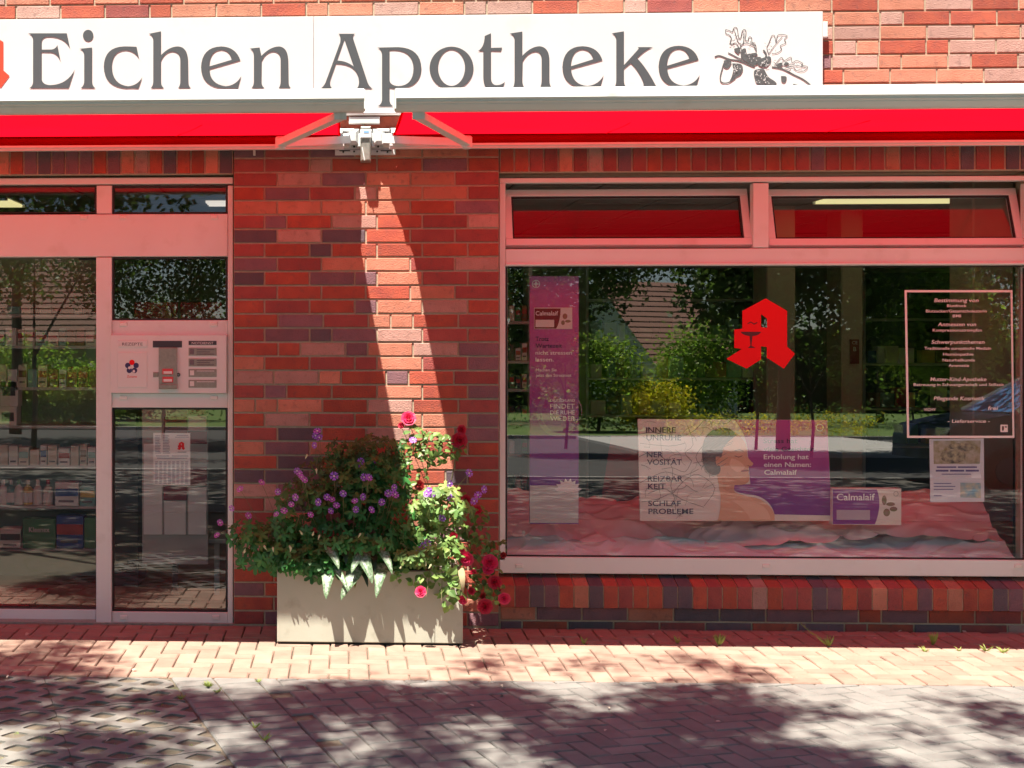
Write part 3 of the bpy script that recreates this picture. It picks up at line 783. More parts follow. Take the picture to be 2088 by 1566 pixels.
# ================================================================== awnings
FZ1, FZ0 = 2.838, 2.785                    # fabric height at the roller and at the front bar
RY, BY = -.165, -1.29
def awning(name, label, xa, xb, bxa, bxb, inner):
    """xa..xb fabric, bxa..bxb front bar; inner = shoulder, elbow, front joint of the arm in view"""
    t = thing(name, label, 'awning', ((xa + xb) / 2, -.1, 2.78), 'red awnings over the shop front')
    n = 40; v = []; f = []; m_ = 14
    for i in range(n + 1):
        for j in range(m_ + 1):
            s = j / m_; x = xa + (xb - xa) * i / n
            sag = -.012 * math.sin(math.pi * s) + .0025 * math.sin(x * 2.1 + s * 3) * math.sin(math.pi * s)
            v.append((x, RY + (BY - RY) * s, FZ1 + (FZ0 - FZ1) * s + sag))
    for i in range(n):
        for j in range(m_): a = i * (m_ + 1) + j; f.append((a, a + m_ + 1, a + m_ + 2, a + 1))
    part('fabric', (v, f), M['fabric'], t, smooth=True)
    hem = []
    for x in (xa + .006, xb - .006): hem.append(bar((x, RY, FZ1 - .006), (x, BY, FZ0 - .004), .012, .003))
    part('hem', cat(*hem), M['fabric'], t)
    x = xa + 1.2
    seams = []
    while x < xb - .3: seams.append(bar((x, RY, FZ1 - .004), (x + (.22 if x < 0 else .0), (RY + BY) / 2 - .1, (FZ1 + FZ0) / 2 - .016), .006, .002)); x += 1.22
    part('fabric_seam', cat(*seams), M['fabric'], t)
    part('roller', extrude_x([(-.127 + .038 * math.cos(a), 2.812 + .032 * math.sin(a)) for a in [2 * math.pi * k / 20 for k in range(20)]], xa, xb), M['fabric'], t)
    part('support_bar', extrude_x([(-.175, 2.757), (-.135, 2.757), (-.135, 2.776), (-.175, 2.776)], xa - .02, xb + .02), M['white'], t)
    part('support_lip', extrude_x([(-.188, 2.7715), (-.176, 2.7715), (-.176, 2.783), (-.188, 2.783)], xa - .02, xb + .02), M['white'], t)
    part('sun_cover', extrude_x([(-.003, 2.90), (-.003, 2.892), (-.160, 2.862), (-.172, 2.845), (-.176, 2.848), (-.164, 2.870)], xa - .01, xb + .01), M['white'], t)  # rear cover, added to stop sun slipping down between roller and wall
    fb = part('front_bar', extrude_x([(-1.285, 2.778), (-1.285, 2.880), (-1.300, 2.888), (-1.345, 2.886), (-1.372, 2.872), (-1.386, 2.850), (-1.388, 2.832), (-1.380, 2.8245), (-1.3785, 2.815), (-1.367, 2.808), (-1.366, 2.803), (-1.345, 2.784), (-1.335, 2.778)], bxa, bxb), M['white'], t)
    part('end_cap', box(*(sorted((bxb, bxb + .006)) if inner[0][0] < inner[2][0] + .2 and xa < -1 else sorted((bxa - .006, bxa))), -1.384, -1.288, 2.782, 2.876), M['cap'], fb)
    sh, el_, fj = [Vector(q) for q in inner]
    ua = part('upper_arm', cat(bar(sh, el_, .055, .042), bar(sh + Vector((0, -.0295, 0)), sh.lerp(el_, .55) + Vector((0, -.0295, -.004)), .004, .024)), M['white'], t)
    part('elbow', lathe([(.022, -.034), (.028, -.028), (.028, .028), (.022, .034)], 14, el_), M['cast'], ua)
    part('fore_arm', cat(bar(el_, fj, .05, .034)), M['white'], t)
    part('front_joint', box(fj.x - .03, fj.x + .03, fj.y - .02, -1.28, fj.z - .02, fj.z + .015), M['cast'], t)
    # far arm, outside the picture
    fx = -4.1 if xa < -1 else 5.2
    part('outer_arm', cat(bar((fx, -.2, 2.74), (fx + .35, -.66, 2.73), .055, .042), bar((fx + .35, -.66, 2.73), (fx, -1.28, 2.77), .05, .034)), M['white'], t)
    return t
zsh = 2.79
awning('awning', 'red fabric awning with white front bar over the entrance', -4.6, -.016, -4.65, xat(742, -1.34),
       [(xat(706, -.11), -.11, zat(285, -.11)), (xat(572, -.66), -.66, zat(291, -.66)), (xat(694, -1.28), -1.28, 2.765)])
awning('awning', 'red fabric awning with white front bar over the shop window', .283, 5.7, xat(807, -1.34), 5.75,
       [(xat(790, -.11), -.11, zat(285, -.11)), (xat(952, -.66), -.66, zat(292, -.66)), (xat(853, -1.28), -1.28, 2.765)])
# wall mount between the two awnings -----------------------------------------
wm = thing('awning_wall_mount', 'white and steel wall bracket holding both awning arms above pier', 'bracket', at(745, 300, -.02))
part('base_plate', cat(rectpx(683, 304, 807, 316, -.022, .002, .002), rectpx(690, 266, 800, 304, -.02, .002)), M['cast'], wm)
for px, py in ((700, 310), (722, 309), (769, 309), (790, 310), (722, 299), (771, 299)):
    c = at(px, py, -.024); part('bolt', ([(c.x + .006 * math.cos(a), c.y - d, c.z + .006 * math.sin(a)) for d in (0, .008) for a in [2 * math.pi * k / 6 for k in range(6)]], [(k, (k + 1) % 6, 6 + (k + 1) % 6, 6 + k) for k in range(6)] + [(11, 10, 9, 8, 7, 6)]), M['gasket'], wm)
part('slot', cat(rectpx(692, 306, 714, 308.4, -.024, -.02), rectpx(776, 306, 798, 308.4, -.024, -.02)), M['gasket'], wm)
ho = part('gear_housing', rectpx(735.5, 257, 756.5, 328, -.092, .0, .008), M['galv'], wm)
part('housing_cap', rectpx(734.5, 264, 758.5, 281.5, -.102, -.090, .004), M['cast'], ho)
part('cap_label', rectpx(742, 266, 752, 271, -.1035, -.1022, .0005), mat('blue_label', (.25, .45, .75), rough=.4), ho)
part('crank_eye', bar(at(738.5, 300, -.098), at(743.5, 327, -.098), .005, .006), M['cast'], ho)
for s in (-1, 1):
    cx = 746.5
    part('shoulder', cat(rectpx(cx + s * 26 - 12, 262, cx + s * 26 + 12, 294, -.085, -.03, .02), rectpx(cx + s * 14 - 4, 272, cx + s * 14 + 4, 300, -.07, -.02, .006), rectpx(cx + s * 36 - 14, 262, cx + s * 36 + 12, 267, -.08, -.05, .004)), M['cast'], wm)
    part('adjuster', tube([at(cx + s * 42 - 7, 297, -.06), at(cx + s * 42 + 7, 297, -.06)], .010, 8), M['cap'], wm)
    part('arm_clamp', rectpx(cx + s * 47 - 14, 272, cx + s * 47 + 14, 293, -.125, -.06, .012), M['cast'], wm)
part('motor_box', rectpx(711.5, 237.5, 774.5, 251.5, -.05, -.0, .004), M['white'], wm)
tag(part('cable_clip', rectpx(516, 303, 520.5, 316, -.03, .003, .002), M['cap']), 'tiny white clip on brick pier below entrance awning', 'clip')

# ================================================================== room behind the glass
M['room'] = mat('room_wall', (.42, .38, .30), (.36, .33, .27), 2, .9)
M['ceil'] = mat('ceiling_tile', (.42, .40, .37), (.46, .44, .41), 40, .9, .2, 120)
M['grid'] = mat('ceiling_rail', (.20, .19, .18), rough=.6)
M['shelf'] = mat('shelf_board', (.50, .50, .47), (.44, .44, .42), 4, .6)
M['carpet'] = mat('shop_floor', (.16, .12, .085), (.20, .155, .11), 5, .6)
M['dark'] = mat('dark_furniture', (.04, .042, .038), rough=.6)
M['maroon'] = mat('maroon_print', (.20, .018, .03), rough=.6)
M['beige'] = mat('beige_plaster', (.50, .42, .32), (.44, .37, .28), 3, .9, .1, 60)
lamp = glow_mat('fluorescent_panel', (1.0, .88, .42), .26)
CZ = 2.74
structure('shop_floor', box(-5.2, 6.4, .24, 7, -.05, .006), M['carpet'])
structure('room_back_wall', box(-5.2, 6.4, 6.4, 6.5, .006, CZ + .3), M['room'])
structure('room_side_wall', box(-5.2, -5.1, .24, 6.4, .006, CZ + .3), M['room'])
structure('room_side_wall', box(6.3, 6.4, .24, 6.4, .006, CZ + .3), M['room'])
ce = structure('room_ceiling', box(-5.2, 6.4, .24, 6.4, CZ + .012, CZ + .05), M['grid'])
TS = .62; tm = mesh('ceiling_tile', box(-TS / 2 + .011, TS / 2 - .011, -TS / 2 + .011, TS / 2 - .011, 0, .011), M['ceil'])
x_l, y_l = -5.02, .45
lights = set()
for i in range(18):
    for j in range(9):
        cx, cy = x_l + (i + .5) * TS - .0, y_l + (j + .5) * TS
        lit = j == 3 and i in (2, 3, 8, 9, 14, 15)
        if lit:
            if i in (2, 8, 14):
                p = thing('ceiling_light', {2: 'lit ceiling panel seen through the top light over the door', 8: 'lit ceiling panel seen at the pier end of shop top light', 14: 'lit ceiling panel seen in the far tilted top light'}[i], 'ceiling light', (cx + TS / 2, cy, CZ), 'lit panels in the shop ceiling')
                part('diffuser', box(cx - TS / 2 + .03, cx + 1.5 * TS - .03, cy - TS / 2 + .03, cy + TS / 2 - .03, CZ - .012, CZ + .008), lamp, p)
                part('lamp_frame', cat(box(cx - TS / 2 + .008, cx + 1.5 * TS - .008, cy - TS / 2 + .008, cy - TS / 2 + .03, CZ - .016, CZ + .008), box(cx - TS / 2 + .008, cx + 1.5 * TS - .008, cy + TS / 2 - .03, cy + TS / 2 - .008, CZ - .016, CZ + .008)), M['white'], p)
            continue
        part('ceiling_tile', tm, None, ce, loc=(cx, cy, CZ))
p = thing('ceiling_spot', 'small louvred ceiling lamp above the fixed entrance pane', 'ceiling light', (-.92, 2.75, CZ))
for k in range(3): part('louvre', box(-1.06, -.80, 2.55 + k * .12, 2.59 + k * .12, CZ - .02, CZ - .002), glow_mat('spot_tube', (1, .9, .8), .22), p)
p = part('smoke_vent', lathe([(.16, 0), (.15, -.012), (.11, -.012), (.10, -.004), (.06, -.004), (.05, -.014)], 20, (-1.42, 2.05, CZ - .001)), M['ceil'])
tag(p, 'round ceiling vent seen through the entrance top light', 'vent')

# columns
for nm, x0, x1, y0, y1, Y, lab in (('column', 1984, 2068, 545, 1190, 1.25, 'wide beige column behind the framed service list'), ('column', 1563, 1622, 545, 900, 3.2, 'beige inner column behind the red pharmacy mark'), ('column', 1716, 1760, 545, 900, 3.6, 'narrow beige inner column carrying a red emergency sign')):
    a, c = at(x0, y1, Y), at(x1, y0, Y)
    tag(part(nm, bbox(a.x, c.x, Y, Y + .35, .006, CZ + .012, .01), M['beige']), lab, 'column')
a = at(1735, 690, 3.59)
ns = thing('emergency_sign', 'small dark red sign with letter B on narrow column', 'sign', at(1742, 715, 3.59))
part('sign_plate', rectpx(1734, 692, 1752, 742, 3.58, 3.598), M['maroon'], ns)
part('sign_lettering', cat(lettering('CE', 1743, 702, 7, 3.579, 11, 'C'), lettering('B', 1743, 716, 9, 3.579, None, 'C')), M['paper'], ns)

# shelving seen through the sliding door ---------------------------------------
def shelf_unit(name, label, x0, x1, rows, Y, depth=.35, back=None):
    t = thing(name, label, 'shelf', (xat((x0 + x1) / 2, Y), Y, .006))
    A, C = xat(x0, Y), xat(x1, Y)
    for r_ in rows: part('shelf_board', bbox(A, C, Y, Y + depth, zat(r_, Y) - .022, zat(r_, Y), .002), M['shelf'], t)
    top = zat(rows[0], Y) + .45
    part('side_panel', box(A - .025, A, Y, Y + depth, .006, top), M['shelf'], t); part('side_panel', box(C, C + .025, Y, Y + depth, .006, top), M['shelf'], t)
    part('back_panel', box(A, C, Y + depth, Y + depth + .015, .006, top), back or M['room'], t)
    return t
PC = [mat('pack_cream', (.60, .56, .46), rough=.6), mat('pack_white', (.68, .68, .66), rough=.6), mat('pack_red', (.40, .05, .05), rough=.6), mat('pack_green', (.07, .24, .10), rough=.6), mat('pack_blue', (.04, .09, .32), rough=.6),
      mat('pack_teal', (.20, .42, .38), rough=.6), mat('pack_yellow', (.62, .46, .10), rough=.6), mat('pack_brown', (.20, .10, .05), rough=.6), mat('pack_dark', (.07, .07, .08), rough=.6)]
def carton(px0, px1, pyt, base, Y, m, lab, grp, band=None, cat_='box', dp=.12, name='carton'):
    A, C = at(px0, base, Y), at(px1, pyt, Y)
    o = part(name, bbox(A.x, C.x, Y, Y + dp, A.z + .001, C.z, .003), m); tag(o, lab, cat_, grp)
    if band is not None:
        hh = C.z - A.z
        part('print_band', box(A.x + .003, C.x - .003, Y - .0015, Y - .0005, A.z + hh * .45, A.z + hh * .75), band, o)
        part('print_line', box(A.x + (C.x - A.x) * .15, C.x - (C.x - A.x) * .2, Y - .0015, Y - .0005, A.z + hh * .2, A.z + hh * .28), M['ink'], o)
    return o
def bottle(px, pyt, base, Y, wd, m, lab, grp, capm):
    A, C = at(px, base, Y), at(px, pyt, Y); h = C.z - A.z; r_ = wd
    o = part('bottle', lathe([(r_ * .9, 0), (r_, .01), (r_, h * .62), (r_ * .75, h * .72), (r_ * .35, h * .78), (r_ * .35, h * .82)], 14, (0, 0, 0)), m, smooth=False, loc=(A.x, Y + r_ + .03, A.z))
    tag(o, lab, 'bottle', grp)
    part('cap', lathe([(r_ * .42, h * .82), (r_ * .42, h * .97), (r_ * .3, h)], 12, (0, 0, 0)), capm, o, loc=(A.x, Y + r_ + .03, A.z))
    part('label_band', lathe([(r_ * 1.015, h * .15), (r_ * 1.015, h * .52)], 14, (0, 0, 0)), M['paper'], o, loc=(A.x, Y + r_ + .03, A.z))
ORD = ['first', 'second', 'third', 'fourth', 'fifth', 'sixth', 'seventh', 'eighth', 'ninth', 'tenth']
YS = 1.25
shelf_unit('product_shelf', 'product shelving seen through the glass sliding door', -235, 196, [640, 705, 790, 869, 951, 1034, 1121], YS)
gx = -228
g1 = 'cartons on the second lowest door shelf'
k = 0
for px0, px1 in ((-2, 16), (18, 36), (38, 58), (61, 79), (82, 95), (97, 116), (119, 142), (144, 160), (163, 177), (179, 195)):
    carton(px0, px1, rnd.uniform(906, 918), 951, YS, PC[[0, 1, 0, 0, 1, 0, 1, 0, 0, 1][k]], ORD[k] + ' upright care carton from the left behind sliding door', g1, [None, PC[0], PC[5], None, PC[4], PC[0], PC[2], None, PC[7], PC[5]][k]); k += 1
k = 0
for px in (2, 18, 34, 53, 73, 94):
    bottle(px, 980, 1034, YS, .032, PC[[1, 5, 1, 6, 1, 0][k]], ORD[k] + ' lotion bottle from the left behind sliding door', 'lotion bottles on the door shelf', [PC[1], PC[1], PC[3], PC[0], PC[1], PC[2]][k]); k += 1
carton(112, 160, 984, 1034, YS, PC[1], 'wide white blue carton beside lotion bottles', None, PC[4], name='carton')
carton(163, 194, 990, 1034, YS, PC[5], 'teal carton at the end of bottle shelf', None, PC[6])
carton(0, 42, 1078, 1121, YS, PC[1], 'low grey tissue pack on the bottom door shelf', None, PC[8], 'pack')
o = carton(46, 113, 1058, 1121, YS, PC[3], 'dark green tissue pack on the bottom door shelf', None, None, 'pack')
part('lettering', lettering('Kleenex', 80, 1085, 11, YS - .002, 42, 'C', .01), M['paper'], o)
carton(115, 170, 1052, 1121, YS, PC[4], 'dark blue pack on the bottom door shelf', None, PC[2], 'pack')
carton(172, 195, 1056, 1121, YS, PC[3], 'narrow green pack beside dark blue pack', None, None, 'pack')
for (a0, a1, b0, b1), l in (((0, 37, 777, 828), 'upper white boxed device at the left of door shelf'), ((-2, 34, 829, 869), 'lower white boxed device at the left of door shelf')):
    o = carton(a0, a1, b0, b1 if b1 == 869 else 829, YS, PC[1], l, None, None)
    part('print_window', rectpx(a0 + 5, b0 + 12, a1 - 6, b0 + 30, YS - .002, YS - .0006), M['darkbox'], o)
k = 0
for base, h0 in ((640, 16), (705, 34), (790, 44)):
    px = -6
    while px < 190:
        wd = rnd.uniform(13, 24)
        carton(px, px + wd, base - h0 * rnd.uniform(.8, 1.1), base, YS, rnd.choice([PC[0], PC[0], PC[1], PC[7], PC[5]]), 'small packet crowded on the upper door shelves', 'packets on the upper door shelves', rnd.choice([None, PC[7], PC[2]]), 'packet'); px += wd + 2
hs = thing('header_board', 'maroon shelf header board seen behind the small entrance pane', 'sign', at(378, 640, 1.5))
part('board_panel', rectpx(274, 616, 362, 660, 1.5, 1.52), M['maroon'], hs); part('board_panel', rectpx(368, 616, 452, 660, 1.5, 1.52), M['maroon'], hs)
part('board_lettering', cat(flatpx([[(318, 622), (338, 640), (318, 658), (298, 640)], [(318, 625), (334, 640), (318, 655), (302, 640)]], 1.499), lettering('und Verbände', 410, 644, 8, 1.499, 62, 'C')), mat('faded_lettering', (.45, .38, .34), rough=.7), hs)
# rotating display behind the fixed pane
st = thing('display_stand', 'white leaflet stand with maroon packs behind the lower entrance pane', 'display stand', at(358, 1250, .75))
part('stand_back', rectpx(290, 826, 424, 1150, .80, .82), mat('stand_board', (.42, .41, .38), (.36, .35, .33), 3, .7), st)
part('stand_foot', box(xat(320, .7), xat(400, .7), .62, .98, .006, .03), M['dark'], st)
part('stand_pole', box(xat(352, .84), xat(362, .84), .83, .87, .03, zat(1150, .8)), M['dark'], st)
for (x0, y0, x1, y1, mm) in ((335, 851, 381, 890, 'maroon'), (383, 822, 420, 845, 'maroon'), (383, 880, 422, 905, 'maroon'), (333, 992, 381, 1020, 'maroon'), (385, 952, 422, 990, 'maroon'), (384, 848, 421, 878, 'paper'), (293, 905, 331, 1090, 'paper'), (335, 1022, 379, 1090, 'paper'), (384, 994, 421, 1090, 'paper')):
    part('leaflet', rectpx(x0, y0, x1, y1, .785, .7985), M[mm], st)
sd = thing('side_cabinet', 'dark cabinet with blue grey box behind the entrance pane', 'cabinet', at(255, 1250, 1.2))
part('cabinet_body', rectpx(232, 905, 282, 1210, 1.2, 1.6), M['dark'], sd); part('cabinet_top', rectpx(230, 898, 284, 905.5, 1.18, 1.62), M['dark'], sd)
carton(238, 278, 850, 898, 1.2, mat('slate_box', (.07, .09, .13), rough=.6), 'slate blue box on the dark cabinet', None, None)
tb = thing('side_table', 'white side table leg seen at the entrance pane edge', 'table', at(448, 1210, .9))
part('table_top', rectpx(425, 1100, 500, 1108, .9, 1.3), M['shelf'], tb)
for px in (442, 496): part('leg', rectpx(px - 5, 1108.2, px + 5, 1252, .92, .96), M['shelf'], tb)
mt = tag(part('door_mat', box(xat(-160, .5), xat(60, .5), .35, 1.05, .006, .018), mat('red_mat', (.30, .02, .025), rough=1)), 'red mat on the shop floor inside the sliding door', 'mat')
# notice on the fixed pane
nt_ = thing('duty_notice', 'white duty roster sheet with red mark taped to entrance pane', 'notice', at(350, 935, .1))
YN = .105
part('sheet', rectpx(312.5, 883, 388, 989, YN, YN + .0012, .0002), M['paper'], nt_)
part('red_mark', a_mark(lambda x, y: at(x, y, YN - .001), .052, 369, 909), M['red'], nt_)
rows_ = []
for k in range(12):
    for c0, c1 in ((316, 327), (332, 345)): rows_.append(rectpx(c0, 888 + k * 3.2, c1 + rnd.uniform(-3, 2), 889.4 + k * 3.2, YN - .001, YN - .0004, .0001))
for k in range(15):
    for c in range(8): rows_.append(rectpx(316 + c * 8.8, 941 + k * 3.1, 321.5 + c * 8.8 + rnd.uniform(-1, 1), 942.6 + k * 3.1, YN - .001, YN - .0004, .0001))
for yy, c0, c1 in ((887, 360, 384), (890.5, 357, 386), (921, 362, 380), (929, 318, 345), (929, 350, 384), (933.5, 320, 382)): rows_.append(rectpx(c0, yy, c1, yy + 1.6, YN - .001, YN - .0004, .0001))
part('print_rows', cat(*rows_), mat('pale_ink', (.32, .30, .36), rough=.9), nt_)

# ================================================================== window display
def noise2(x, y):
    return (math.sin(x * 3.1 + 1.3 * math.sin(y * 2.3)) + math.sin(y * 5.7 + x * 1.9 + 2) * .7 + math.sin(x * 7.9 - y * 4.1 + 1) * .5 + math.sin(x * 13.3 + y * 9.1) * .28 + math.sin(x * 23 - y * 17 + 3) * .14) / 2.6
def cloth(name, m, x0, x1, prof, seed, amp, lab, ny=44, nx=330):
    v = []; f = []
    for i in range(nx + 1):
        x = x0 + (x1 - x0) * i / nx
        for j in range(ny + 1):
            t = j / ny; y, z = prof(t, x)
            wob = noise2(x * .9 + seed, t * 1.3 + seed)
            f1 = 1 - abs(math.sin(x * 5.2 + t * 2.6 * math.sin(x * .8 + seed) + 2.4 * wob + seed)); f2 = 1 - abs(math.sin(x * 11.5 - t * 4.5 + 3.1 * wob + 2 * seed)); f3 = 1 - abs(math.sin(t * 6.5 + x * 1.7 + 2.6 * noise2(x * 1.4 - seed, t) + seed))
            h = f1 ** 1.6 * .9 + f2 ** 1.8 * .45 + f3 ** 2 * .75 + .5 * wob
            v.append((x + .012 * wob, y + amp * .8 * noise2(x * 1.6 + 5 + seed, t * 2) * (1 - .6 * t), z + amp * h))
    for i in range(nx):
        for j in range(ny): a = i * (ny + 1) + j; f.append((a, a + ny + 1, a + ny + 2, a + 1))
    return tag(part(name, (v, f), m, smooth=True), lab, 'cloth')
zb_ = zat(1140, .15)
wd_ = thing('display_platform', 'low display platform inside the shop window', 'platform', (2.5, .6, .3))
part('platform_top', box(PR + .05, WR - .05, .14, 1.1, zb_ - .05, zb_ - .02), M['shelf'], wd_)
part('platform_front', box(PR + .05, WR - .05, .24, .27, .006, zb_ - .05), M['shelf'], wd_)
cloth('white_cloth', mat('white_satin', (.92, .92, .94), (.88, .88, .91), 6, .5), PR + .04, WR - .04, lambda t, x: (.135 + .5 * t, zb_ + .002 + .10 * math.sin(min(t * 2.6, 1.57))), 1.7, .024, 'white satin cloth heaped along the front of the display')
cloth('pink_cloth', mat('pink_organza', (.96, .62, .65), (.92, .52, .56), 7, .5), PR + .04, WR - .04, lambda t, x: (.235 + .10 * (.5 + .5 * math.sin(x * 1.7)) + .50 * t, zb_ + .085 + .03 * math.sin(x * 2.3) + .22 * math.sin(min(t * 1.7, 1.57)) - .055 * max(0, math.sin(x * .9 + 2.2))), 4.2, .034, 'crumpled pink cloth spread over the shop window display')
# posters
M['purple'] = mat('purple_print', (.22, .03, .26), (.26, .035, .28), 2, .45)
M['magenta'] = mat('magenta_print', (.30, .03, .16), (.26, .025, .16), 2, .45)
M['cream'] = mat('cream_print', (.76, .67, .63), (.72, .63, .60), 3, .5)
M['crack'] = mat('brown_hairlines', (.25, .19, .18), rough=.6)
M['skin'] = mat('printed_skin', (.74, .40, .27), (.68, .36, .24), 3, .5)
M['hair'] = mat('printed_hair', (.11, .08, .085), (.17, .13, .13), 20, .5)
M['ptext'] = mat('purple_lettering', (.06, .012, .08), rough=.5)
M['wtext'] = mat('white_lettering', (.88, .86, .87), rough=.5)
def gradient(name, c0, c1, z0, z1):
    m = bpy.data.materials.new(name); m.use_nodes = True; N = m.node_tree.nodes; L = m.node_tree.links; b = N['Principled BSDF']; b.inputs['Roughness'].default_value = .45
    g = N.new('ShaderNodeNewGeometry'); s = N.new('ShaderNodeSeparateXYZ'); L.new(g.outputs['Position'], s.inputs[0])
    r_ = N.new('ShaderNodeMapRange'); r_.inputs[1].default_value = z0; r_.inputs[2].default_value = z1; L.new(s.outputs['Z'], r_.inputs[0])
    x = N.new('ShaderNodeMix'); x.data_type = 'RGBA'; x.inputs['A'].default_value = (*c0, 1); x.inputs['B'].default_value = (*c1, 1); L.new(r_.outputs[0], x.inputs['Factor']); L.new(x.outputs['Result'], b.inputs['Base Color'])
    return m
YB = .185
bn = thing('tall_banner', 'tall narrow purple banner standing at the pier side of display', 'banner', at(1130, 1075, YB))
part('sheet', rectpx(1080, 563, 1180, 1068, YB, YB + .012, .001), gradient('banner_print', (.17, .03, .29), (.52, .10, .32), zat(1000, YB), zat(620, YB)), bn)
part('white_foot', rectpx(1080.5, 990, 1179.5, 1066, YB - .001, YB - .0002), mat('pale_print', (.55, .52, .53), rough=.5), bn)
def ring(cx, cy, r0, r1, n=28): return [ell(cx, cy, r0, r0, n), ell(cx, cy, r1, r1, n)]
part('maker_mark', flatpx(ring(1093, 579, 8, 6.8), YB - .0012), M['wtext'], bn)
part('mark_cross', cat(rectpx(1087.5, 578, 1098.5, 580, YB - .0012, YB - .0003), rectpx(1092, 573.5, 1094, 584.5, YB - .0013, YB - .0003)), M['wtext'], bn)
bx = part('pack_picture', rectpx(1089, 627, 1167, 671, YB - .004, YB - .0005), M['cream'], bn)
part('pack_panel', flatpx(path_pts('M 1090 629 L 1143 629 Q 1143 655 1134 670 L 1090 670 Z'), YB - .0045), M['maroon'], bx)
part('pack_lettering', lettering('Calmalaif', 1092, 643, 9, YB - .005, 46, bold=.01), M['wtext'], bx)
part('pack_strip', rectpx(1092, 652, 1130, 667, YB - .005, YB - .0046), M['cream'], bx)
part('flower_print', flatpx([ell(1152, 645, 5, 6, 10), ell(1158, 655, 6, 3, 10), ell(1148, 658, 4, 5, 10)], YB - .0045), mat('flower_print', (.30, .24, .10), (.35, .08, .15), 80, .6), bx)
part('purple_lettering', cat(lettering('Trotz', 1092, 695, 9, YB - .001, 27, bold=.012), lettering('Wartezeit', 1092, 709, 9, YB - .001, 54, bold=.012)), M['ptext'], bn)
part('white_lettering', cat(lettering('nicht stressen', 1092, 723, 8, YB - .001, 74, bold=.012), lettering('lassen.', 1092, 737, 8.5, YB - .001, 37, bold=.012), lettering('Machen Sie', 1093, 757, 6, YB - .001, 42, bold=.01), lettering('jetzt den Stresstest', 1093, 768, 6, YB - .001, 72, bold=.01)), M['wtext'], bn)
part('orbit_ring', flatpx([ell(1140, 843, 46, 48, 40), ell(1146, 840, 41, 44, 40)], YB - .0009), mat('lilac_print', (.34, .16, .34), rough=.5), bn)
part('slogan_lettering', cat(lettering('DEUTSCHLAND', 1122, 819, 5.5, YB - .0014, 50, bold=.01), lettering('FINDET', 1122, 833, 10, YB - .0014, 50), lettering('DIE RUHE', 1122, 845, 8.5, YB - .0014, 50, bold=.015), lettering('WIEDER', 1122, 858, 9.5, YB - .0014, 50)), M['wtext'], bn)
pet = []
for k in range(8):
    a = math.pi * (k + .5) / 8; pet.append([(1158, 1004), (1158 + 20 * math.cos(a) - 4 * math.sin(a), 1002 - 20 * math.sin(a) - 4 * math.cos(a)), (1158 + 29 * math.cos(a), 1002 - 27 * math.sin(a)), (1158 + 20 * math.cos(a) + 4 * math.sin(a), 1002 - 20 * math.sin(a) + 4 * math.cos(a))])
part('lotus_print', cat(*[flatpx([q], YB - .0014 - .0001 * i) for i, q in enumerate(pet)]), M['wtext'], bn)

YP = .21
po = thing('display_poster', 'wide purple and cream poster with profile portrait standing on pink cloth', 'poster', at(1490, 1066, YP))
Z4 = lambda x, y: (x / 3.6 + 1280, y / 3.6 + 840)
def Q4(s): return [[Z4(*q) for q in p] for p in path_pts(s)]
sh_ = flatpx(Q4('M 75 52 L 1465 60 L 1498 800 L 92 800 Z'), YP)
part('sheet', cat(sh_, ([(x, y + .012, z) for x, y, z in sh_[0]], [q[::-1] for q in sh_[1]])), M['cream'], po)
part('purple_field', flatpx(Q4('M 785 58 L 1464 61 L 1496 760 L 1078 752 Q 1050 640 930 610 Q 800 600 778 570 L 785 535 L 900 530 L 880 300 Q 880 180 785 58 Z'), YP - .0012), gradient('poster_print', (.20, .03, .26), (.50, .06, .28), zat(1020, YP), zat(860, YP)), po)
cr = []
for s_ in ('75 165 200 150 330 190 470 150 560 60', '82 330 160 300 250 330 330 420 330 600 560 700', '90 520 170 480 280 440 400 470 520 420', '150 600 260 560 330 600', '600 60 640 180 560 240 500 330 540 400', '330 600 420 500 520 460 640 560 560 690', '440 100 480 240 420 300 470 360', '250 420 330 410 420 440 470 360', '90 230 300 250 420 230', '100 660 220 640 330 600 350 720', '560 60 700 90 760 60'):
    n_ = [float(q) for q in s_.split()]; cr.append(stroke([Z4(*q) for q in smooth(list(zip(n_[::2], n_[1::2])), 3)], 1.1))
for _ in range(46):
    x_, y_ = rnd.uniform(90, 600), rnd.uniform(70, 780); a_ = rnd.uniform(0, 6.28); l_ = [(x_, y_)]
    for q in range(rnd.randint(2, 4)):
        a_ += rnd.uniform(-.8, .8); x_ += 42 * math.cos(a_); y_ += 34 * math.sin(a_)
        if not (85 < x_ < 640 and 60 < y_ < 790): break
        l_.append((x_, y_))
    if len(l_) > 1: cr.append(stroke([Z4(*q) for q in smooth(l_, 3)], rnd.uniform(.45, .9)))
part('hairline_print', cat(*[flatpx([q], YP - .0011 - .00003 * i) for i, q in enumerate(cr)]), M['crack'], po)
pt = part('portrait_print', flatpx(Q4('M 640 200 Q 700 120 790 150 Q 860 200 872 262 Q 876 310 880 330 Q 900 360 922 376 Q 918 400 890 402 L 884 420 L 892 432 L 884 446 Q 896 470 892 500 Q 880 532 835 535 L 785 537 Q 775 570 790 592 Q 860 620 940 630 Q 1040 660 1076 752 L 1080 798 L 660 798 Q 690 700 680 600 Q 640 420 640 200 Z'), YP - .002), M['skin'], po)
part('hair_print', flatpx(Q4('M 725 118 Q 600 105 558 215 Q 525 330 575 425 Q 610 480 668 455 Q 690 425 676 395 Q 640 385 646 330 Q 670 315 686 335 Q 700 300 695 275 Q 730 215 800 172 Q 770 125 725 118 Z'), YP - .0026), M['hair'], pt)
